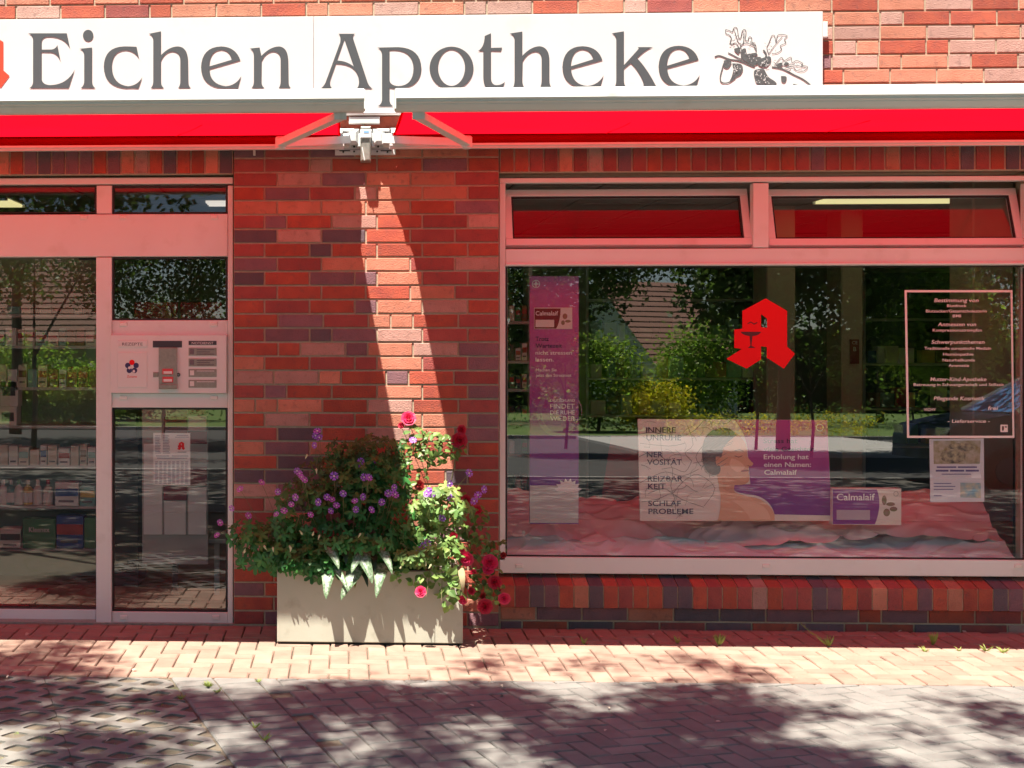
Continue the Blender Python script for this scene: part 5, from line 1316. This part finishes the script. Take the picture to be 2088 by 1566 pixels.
for x, y, k in ((58, 1291, 2), (28, 1342, 2), (18, 1377, 2), (155, 1489, 2), (122, 1493, 2), (228, 1506, 2), (270, 1368, 2), (1225, 1300, 1), (1250, 1301, 0), (1333, 1292, 2), (1395, 1294, 0), (1530, 1287, 2), (1588, 1291, 0), (1525, 1304, 1), (1500, 1298, 0), (1780, 1302, 1), (1885, 1306, 1), (1840, 1286, 2), (1965, 1286, 2), (1240, 1442, 2), (1237, 1488, 2), (1022, 1396, 2), (1020, 1419, 2), (957, 1437, 2), (1460, 1472, 2), (1135, 1291, 0), (1550, 1302, 0)):
    g_ = ground(x, y, .004); a = rnd.uniform(0, 6.28); d = Vector((math.cos(a), math.sin(a), 0)); L_ = rnd.uniform(.022, .04)
    v, f = oval(Vector((0, 0, .002)), L_, (rnd.uniform(-.3, .3), rnd.uniform(-.3, .3), 1), a, .55, 4)
    tag(part('fallen_leaf', (v, f), lm[k], loc=g_), 'small dry leaf or petal lying on the paving', 'leaf', 'dry leaves strewn on the paving')
# grass tufts inside the grass pavers
gr = []
for _ in range(150):
    a, b = rnd.uniform(-2.4, -.45), rnd.uniform(-.3, 1.6)
    x, y = gxy(a, b)
    if y > -1.3: continue
    for _ in range(5):
        L_ = rnd.uniform(.006, .018); d = Vector((rnd.uniform(-1, 1), rnd.uniform(-1, 1), .5)); V_, F_ = lance((0, 0, 0), d.normalized() * L_, .003, .002, 2)
        gr.append(([(q[0] + x + d.x * .02, q[1] + y + d.y * .02, q[2] - .012) for q in V_], F_))
o = part('bay_grass', cat(*gr), M['weed']); tag(o, 'sparse moss and grass growing in the parking bay pavers', 'grass', kind='stuff')

# ================================================================== street side (behind the viewer, seen in the glass, shading the paving)
M['bark'] = mat('tree_bark', (.10, .075, .05), (.06, .045, .032), 12, .95, .8, 40)
M['tleaf'] = mat('tree_leaf', (.075, .15, .025), (.10, .18, .035), 3, .5, tint=True, trans=.5)
M['tleaf2'] = mat('bright_tree_leaf', (.20, .36, .04), (.26, .40, .06), 3, .5, tint=True, trans=.6)
M['yleaf'] = mat('golden_leaf', (.62, .58, .03), (.52, .54, .03), 3, .5, tint=True, trans=.5)
def quadleaf(c, s, a, b, g):
    d = Vector((math.cos(a) * math.cos(b), math.sin(a) * math.cos(b), math.sin(b))); t = d.orthogonal().normalized(); n = d.cross(t)
    e = t * math.cos(g) + n * math.sin(g)
    return [c, c + d * s * .5 + e * s * .32, c + d * s, c + d * s * .5 - e * s * .32]
class Crown:
    def __init__(s): s.v = []; s.f = []; s.c = []
    def leaf(s, c, sz, t):
        n = len(s.v); s.v += quadleaf(c, sz, rnd.uniform(0, 6.28), rnd.uniform(-1, .6), rnd.uniform(0, 3.14)); s.f.append((n, n + 1, n + 2, n + 3)); s.c.append(t)
    def clump(s, c, r_, n, sz, lo=.6, hi=1.4):
        t0 = rnd.uniform(lo, hi)
        for _ in range(n):
            d = Vector((rnd.gauss(0, 1), rnd.gauss(0, 1), rnd.gauss(0, .8))) * r_ * .5
            t = t0 * rnd.uniform(.75, 1.25); s.leaf(c + d, rnd.uniform(.7, 1.25) * sz, (t * rnd.uniform(.85, 1.2), t, t * .9, 1))
def limbs(base, tops, r0):
    g = []; fork = Vector(base) + Vector((0, 0, max(.4, min(t.z for t in tops) - base[2]) * .45))
    g.append(tube([base, Vector(base).lerp(fork, .5) + Vector((.04, .03, 0)), fork], r0, 8, .7))
    for t in tops: g.append(tube(arc(fork, t, .12, 4), r0 * .5, 6, .25))
    return cat(*g)
def tree(name, lab, base, ells, n, sz, m, r0=.12, cl=26, cat_='tree', grp=None):
    """ells: (cx, cy, cz, rx, ry, rz, weight)"""
    t = thing(name, lab, cat_, base, grp); C_ = Crown(); tops = []
    for q in range(n):
        e = rnd.choices(ells, [x[6] for x in ells])[0]
        while True:
            d = Vector((rnd.uniform(-1, 1), rnd.uniform(-1, 1), rnd.uniform(-1, 1)))
            if .12 < d.length_squared < 1: break
        c = Vector((e[0] + d.x * e[3], e[1] + d.y * e[4], e[2] + d.z * e[5])); C_.clump(c, sz * 4, cl, sz)
    for e in ells[:6]: tops.append(Vector(e[:3]))
    part('crown', (C_.v, C_.f), m, t, colors=C_.c)
    part('trunk', limbs(Vector(base), tops, r0), M['bark'], t, True)
    return t

# shade tree over the forecourt: its foliage lies where it throws the dappled shade
SH = [  # centre x, y and radii of the shade in photo pixels on the paving, density
 (90, 1350, 150, 42, 1.0), (-60, 1400, 160, 60, 1.0), (60, 1430, 190, 36, .95), (300, 1440, 190, 24, .85), (470, 1450, 110, 30, .75), (200, 1500, 150, 20, .8), (250, 1545, 180, 24, .8), (620, 1450, 90, 60, .8), (700, 1420, 150, 26, .85),
 (860, 1425, 190, 34, 1.0), (600, 1540, 110, 24, .8), (820, 1480, 90, 50, .95), (860, 1550, 80, 30, .9), (1010, 1430, 120, 32, .95), (1130, 1490, 130, 50, 1.0), (1230, 1540, 150, 40, 1.0), (1330, 1440, 110, 50, 1.0), (1400, 1500, 170, 60, 1.05), (1510, 1550, 190, 36, 1.05), (1480, 1430, 80, 26, .95), (1560, 1470, 90, 24, .8), (1640, 1550, 110, 34, .9), (1760, 1572, 90, 24, .8),
 (1195, 1354, 34, 9, .55), (1415, 1350, 48, 12, .85), (1510, 1372, 44, 10, .85), (1010, 1345, 60, 8, .28), (1000, 1362, 70, 12, .3), (1460, 1400, 90, 12, .6), (1600, 1440, 40, 7, .7), (2010, 1450, 60, 16, .75), (2060, 1475, 60, 16, .85), (1850, 1496, 20, 12, .8), (2075, 1545, 40, 14, .8), (1960, 1435, 24, 8, .5), (1700, 1455, 60, 10, .3), (340, 1410, 60, 10, .4),
 (800, 1700, 900, 110, .85), (1700, 1680, 500, 90, .6), (-200, 1650, 300, 120, .8)]
HOLES = [(740, 1520, 75, 24), (1205, 1412, 62, 15), (1265, 1450, 48, 9), (930, 1462, 40, 14), (965, 1490, 42, 16), (1015, 1520, 55, 18), (1070, 1552, 75, 20), (270, 1455, 50, 16), (400, 1352, 165, 44), (30, 1505, 60, 22), (1300, 1385, 60, 8)]
stree = thing('shade_tree', 'tall tree over the forecourt casting the dappled shade', 'tree', (-5.6, -6.2, 0))
C_ = Crown()
for x, y, rx, ry, dn in SH:
    big = y > 1580
    n_ = int(dn * (rx * ry) * (.0135 if not big else .0028)) + 3
    for _ in range(n_):
        while True:
            a, b = rnd.uniform(-1, 1), rnd.uniform(-1, 1)
            if a * a + b * b < 1: break
        if any(((x + a * rx - q[0]) / q[2]) ** 2 + ((y + b * ry - q[1]) / q[3]) ** 2 < 1 for q in HOLES): continue
        g_ = ground(x + a * rx, y + b * ry); h = rnd.uniform(6.6, 9.2)
        c = Vector((g_.x - h * TX / TZ, g_.y - h / TZ, h))
        C_.clump(c, .17, 13, .075)
for _ in range(2000):
    d = Vector((rnd.uniform(-1, 1), rnd.uniform(-1, 1), rnd.uniform(-1, 1)))
    C_.clump(Vector((.5 + d.x * 8.5, -11.2 + d.y * 4.2, 9.4 + d.z * 2.0)), .5, 10, .25)
for _ in range(1500):
    gx_, gy_ = rnd.uniform(-6, 10), rnd.uniform(-8.4, -3.1); h = rnd.uniform(7.0, 9.6)
    C_.clump(Vector((gx_ - h * TX / TZ, gy_ - h / TZ, h)), .3, 10, .2)
part('crown', (C_.v, C_.f), M['tleaf'], stree, colors=C_.c)
tops = [Vector(q) for q in ((-3, -4.4, 6.2), (-1.2, -4.6, 6.6), (.4, -4.8, 6.8), (1.6, -5, 7.0), (-3.6, -8.5, 8), (-6, -8, 8.2), (0, -8.4, 8.6))]
part('trunk', limbs(Vector((-5.6, -6.2, -.1)), tops, .22), M['bark'], stree, True)

# planting across the street
def rx_(px, d): return (px - 700) / F * d
def place(px, d): return rx_(px, d), -(d - 8.1)
x, y = place(1215, 42); tree('garden_shrub', 'large green garden shrub mirrored left of yellow bush', (x, y, 0), [(x, y, 1.5, 1.5, 1.2, 1.35, 2), (x - .8, y, 2.4, .9, .9, .7, 1)], 420, .14, M['tleaf2'], .06, 22, 'shrub')
x, y = place(1330, 41); tree('golden_bush', 'yellow golden bush mirrored above the poster', (x, y, 0), [(x, y, .75, .85, .7, .62, 1)], 260, .12, M['yleaf'], .04, 22, 'shrub')
x, y = place(1410, 46); tree('garden_shrub', 'grey green tall shrub mirrored beside the tiled roof', (x, y, 0), [(x, y, 1.7, 1.3, 1.1, 1.5, 2), (x + .9, y, 2.6, 1.1, 1.0, 1.2, 1)], 460, .13, M['tleaf2'], .07, 22, 'shrub')
x, y = place(1840, 30); tree('street_tree', 'bright green street tree mirrored behind the service list', (x, y, 0), [(x, y, 3.3, 1.3, 1.3, 1.5, 2), (x + .9, y - .5, 2.6, 1.1, 1.1, 1.0, 1.2), (x - .5, y, 4.6, 1.4, 1.2, 1.2, 1.4), (x + .4, y, 1.9, .9, .9, .6, .7)], 800, .13, M['tleaf2'], .03, 22)
x, y = place(1985, 34); tree('street_tree', 'darker street tree mirrored at the service list edge', (x, y, 0), [(x, y, 4.2, 1.4, 1.3, 1.6, 2), (x - .6, y, 2.8, .8, .8, .8, 1)], 460, .13, M['tleaf'], .03, 22)
x, y = place(1640, 27); tree('street_tree', 'dense dark tree mirrored behind the red mark', (x, y, 0), [(x, y, 4.4, 2.0, 1.6, 1.5, 2), (x - 1.2, y, 3.4, 1.2, 1.2, 1.0, 1), (x + .9, y, 2.6, .6, .6, 1.0, .5)], 620, .14, M['tleaf'], .035, 22)
x, y = place(1530, 30); tree('street_tree', 'leafy tree mirrored above the tiled roof', (x, y, 0), [(x, y, 4.8, 2.2, 1.4, 1.0, 2), (x - 1.8, y + .4, 4.5, 1.3, 1, .55, 1), (x + .4, y, 3.4, .5, .5, .8, .4)], 480, .13, M['tleaf'], .035, 22)
x, y = place(1150, 30); tree('street_tree', 'overhanging tree mirrored over the tall banner', (x, y, 0), [(x, y, 4.0, 1.7, 1.2, 1.3, 2), (x - .5, y, 2.6, .9, .6, .9, .8)], 520, .13, M['tleaf'], .035, 22)
x, y = place(95, 40); tree('garden_shrub', 'sunlit yellow green shrub mirrored in the sliding door', (x, y, 0), [(x, y, 1.0, 1.5, 1.2, 1.0, 2), (x - 1.2, y, 1.5, .9, .9, .9, 1), (x + 1.2, y, .9, .8, .8, .7, 1)], 560, .14, M['tleaf2'], .06, 22, 'shrub')
x, y = place(330, 44); tree('garden_shrub', 'shrub mirrored in the small entrance pane', (x, y, 0), [(x, y, 2.6, 1.6, 1.2, 1.2, 1), (x - 1, y, 1.0, 1, 1, .9, 1)], 420, .13, M['tleaf'], .07, 22, 'shrub')
x, y = place(330, 30); tree('street_tree', 'dense tree mirrored behind the small entrance pane', (x, y, 0), [(x, y, 4.0, 2.0, 1.2, 1.5, 2)], 420, .12, M['tleaf'], .04, 20)
x, y = place(60, 26); tree('street_tree', 'light tree mirrored at the top of sliding door', (x, y, 0), [(x, y, 4.0, 2.4, 1.4, 1.0, 2), (x + 1.6, y, 4.4, 1.3, 1, .8, 1)], 300, .10, M['tleaf'], .06, 20)
for q, (x, y, z, r_) in enumerate(((-13, -19, 8.5, 4.0), (-8, -25, 9.5, 4.5), (9.5, -22, 10, 4.2), (18, -19, 9, 4.5), (27, -26, 9, 5), (-24, -24, 9, 5), (-16, -44, 9, 7), (3, -46, 10, 7), (20, -44, 10, 7), (36, -40, 9, 7))):  # tall trees keep skylight off the front; back row added to close gaps
    tree('tall_street_tree', ['tall broad tree across the street furthest but one left', 'tall broad tree across the street behind viewer', 'tall broad tree across the street opposite shop window', 'tall broad tree across the street beyond the parked car', 'tall broad tree across the street at far end', 'tall broad tree across the street at near end', 'added back row tree behind the gardens left of house', 'added back row tree behind the gardens near house', 'added back row tree behind the gardens right of house', 'added back row tree behind the gardens furthest right'][q], (x, y, 0), [(x, y, z, r_, r_ * .8, r_ * .75, 2), (x - r_ * .5, y, z - 1.6, r_ * .6, r_ * .6, r_ * .5, 1), (x + r_ * .5, y, z - 1.4, r_ * .6, r_ * .6, r_ * .5, 1)], 520, .24, M['tleaf'], .16, 16, grp='tall trees across the street')
# hedge and flowering edge along the lawn
hg = thing('garden_hedge', 'low clipped hedge along the far lawn mirrored in glass', 'hedge', (0, -36, 0)); C_ = Crown()
for _ in range(420): C_.clump(Vector((rnd.uniform(-24, 26), rnd.uniform(-36.4, -35.6), rnd.uniform(0, .75))), .35, 14, .10)
part('foliage', (C_.v, C_.f), M['tleaf'], hg, colors=C_.c)
hg = thing('dark_hedge', 'tall dark hedge behind the far gardens mirrored in glass', 'hedge', (0, -62, 0)); C_ = Crown()
for _ in range(1500): C_.clump(Vector((rnd.uniform(-50, 60), rnd.uniform(-63, -61), rnd.uniform(0, 5.0 + 1.2 * math.sin(_)))), .8, 14, .26)
part('foliage', (C_.v, C_.f), M['tleaf'], hg, colors=C_.c)
part('stems', box(-50, 60, -63.2, -62.6, -.1, 4.2), mat('hedge_core', (.012, .018, .008), rough=1), hg)
ys = thing('yellow_border', 'yellow flowering grass border along the far kerb', 'flower border', (10, -31, 0)); C_ = Crown()
for _ in range(160): C_.clump(Vector((rnd.uniform(9, 15), rnd.uniform(-31.6, -30.8), rnd.uniform(.0, .55))), .2, 14, .08)
part('foliage', (C_.v, C_.f), M['yleaf'], ys, colors=C_.c)

def tile_roof(name, c1, c2, sc):
    m = bpy.data.materials.new(name); m.use_nodes = True; N = m.node_tree.nodes; L = m.node_tree.links; b = N['Principled BSDF']; b.inputs['Roughness'].default_value = .8
    g = N.new('ShaderNodeNewGeometry'); t = N.new('ShaderNodeTexNoise'); t.inputs['Scale'].default_value = sc; L.new(g.outputs['Position'], t.inputs['Vector'])
    x_ = N.new('ShaderNodeMix'); x_.data_type = 'RGBA'; x_.inputs['A'].default_value = (*c1, 1); x_.inputs['B'].default_value = (*c2, 1); L.new(t.outputs['Fac'], x_.inputs['Factor']); L.new(x_.outputs['Result'], b.inputs['Base Color']); return m
def house(lab, x0, x1, y0, y1, eave, ridge, wall_m, roof_m):
    h = thing('house', lab, 'house', ((x0 + x1) / 2, (y0 + y1) / 2, 0)); ym = (y0 + y1) / 2
    v, f = box(x0, x1, y0, y1, -.1, eave); n = len(v)
    v += [(x0, ym, ridge - .15), (x1, ym, ridge - .15)]; f += [(1, 3, n), (5, n + 1, 7)]
    part('wall', (v, f), wall_m, h)
    rg = []; rows = 16
    for s in (1, -1):
        ye = (y1 + .4) if s > 0 else (y0 - .4)
        for k in range(rows):                     # overlapping tile courses
            a, b = k / rows, (k + 1.15) / rows
            pa = (ye + (ym - ye) * a, eave - .15 + (ridge - eave + .15) * a + .05); pb = (ye + (ym - ye) * min(b, 1), eave - .15 + (ridge - eave + .15) * min(b, 1) + .0)
            rg.append(([(x0 - .35, pa[0], pa[1]), (x1 + .35, pa[0], pa[1]), (x1 + .35, pb[0], pb[1]), (x0 - .35, pb[0], pb[1]), (x0 - .35, pa[0], pa[1] - .05), (x1 + .35, pa[0], pa[1] - .05)], [(0, 1, 2, 3), (4, 5, 1, 0)]))
    part('roof', cat(*rg), roof_m, h)
    for k in range(3):
        xc = x0 + (x1 - x0) * (k + .5) / 3
        w_ = part('window', box(xc - .5, xc + .5, y1, y1 + .04, .9, 2.0), M['white'], h); part('window_glass', box(xc - .42, xc + .42, y1 + .04, y1 + .05, .98, 1.92), M['darkbox'], w_)
    return h
rf = tile_roof('clay_roof_tiles', (.26, .13, .10), (.34, .18, .13), 6); wl = mat('pale_render', (.62, .64, .66), (.56, .58, .60), 1, .9)
house('white gabled house with brown tiled roof mirrored behind shrubs', rx_(1235, 60), rx_(1430, 60), -59, -51, 2.3, 6.1, wl, rf).rotation_euler.z = -R(24)
house('long house with brown roof mirrored in the sliding door', rx_(-260, 56), rx_(170, 56), -54, -48, 2.9, 6.6, mat('yellow_render', (.40, .36, .22), (.36, .32, .20), 1, .9), rf)

# parked car seen at the far end of the shop pane
M['carpaint'] = mat('dark_blue_paint', (.012, .02, .05), rough=.25, spec=.8); M['carglass'] = mat('sky_tinted_glass', (.10, .26, .55), rough=.08, spec=1.0); M['tyre'] = mat('tyre_rubber', (.015, .015, .015), rough=.8); M['chrome'] = mat('chrome_trim', (.7, .7, .7), rough=.2, metal=1.0)  # car glass is blue at base: its sky reflection put into the colour
car = thing('parked_car', 'dark blue car parked nose first beyond the forecourt', 'car', (rx_(2150, 20), -11.2, 0))
cx_, cy_ = rx_(1850, 20), -11.9
body = [(0, .38), (.02, .70), (.12, .86), (.55, .96), (1.05, 1.04), (1.10, 1.06), (3.9, 1.06), (4.3, 1.0), (4.36, .6), (4.3, .35)]
cab = [(1.02, 1.05), (1.75, 1.50), (2.1, 1.58), (3.3, 1.58), (3.75, 1.45), (4.1, 1.05)]
def loft(prof, w0, w1, z_split):
    n = len(prof); v = []
    for s in (-1, 1):
        for px_, pz in prof: ww = w0 + (w1 - w0) * max(0, min(1, (pz - z_split) / .55)); v.append((cx_ + px_, cy_ + s * ww / 2, pz - .02))
    f = [tuple(range(n))[::-1], tuple(range(n, 2 * n))]
    for i in range(n): j = (i + 1) % n; f.append((i, j, n + j, n + i))
    return v, f
part('body', loft(body, 1.8, 1.74, .9), M['carpaint'], car); part('cabin', loft(cab, 1.66, 1.25, 1.05), M['carglass'], car)
part('roof', box(cx_ + 2.0, cx_ + 3.35, cy_ - .62, cy_ + .62, 1.555, 1.585), M['carpaint'], car)
for s in (-1, 1):
    part('pillar', cat(bar((cx_ + 1.0, cy_ + s * .84, 1.04), (cx_ + 1.78, cy_ + s * .66, 1.5), .06, .05), bar((cx_ + 1.78, cy_ + s * .66, 1.5), (cx_ + 2.1, cy_ + s * .63, 1.575), .06, .05), bar((cx_ + 2.55, cy_ + s * .84, 1.04), (cx_ + 2.6, cy_ + s * .64, 1.56), .07, .05)), M['chrome'], car)
    part('mirror', box(cx_ + 1.35, cx_ + 1.5, cy_ + s * .98 - .1, cy_ + s * .98 + .1, 1.05, 1.2), M['carpaint'], car)
    part('headlight', box(cx_ + .03, cx_ + .25, cy_ + s * .72 - .16, cy_ + s * .72 + .16, .68, .82), M['chrome'], car)
    for wx in (.85, 3.5):
        w_ = part('wheel', ([(cx_ + wx + r_ * math.cos(a), cy_ + s * (.78 + d), .32 - .09 + r_ * math.sin(a)) for r_, d in ((.32, 0), (.32, .13), (.24, .14)) for a in [2 * math.pi * k / 18 for k in range(18)]], [(i * 18 + k, i * 18 + (k + 1) % 18, (i + 1) * 18 + (k + 1) % 18, (i + 1) * 18 + k) for i in range(2) for k in range(18)] + [tuple(range(36, 54))]), M['tyre'], car)
        part('rim', lathe([(.19, 0), (.18, .02), (.05, .03)], 14), M['darkbox'], w_, loc=(cx_ + wx, cy_ + s * .925, .23)).rotation_euler = (R(-90 * s), 0, 0)
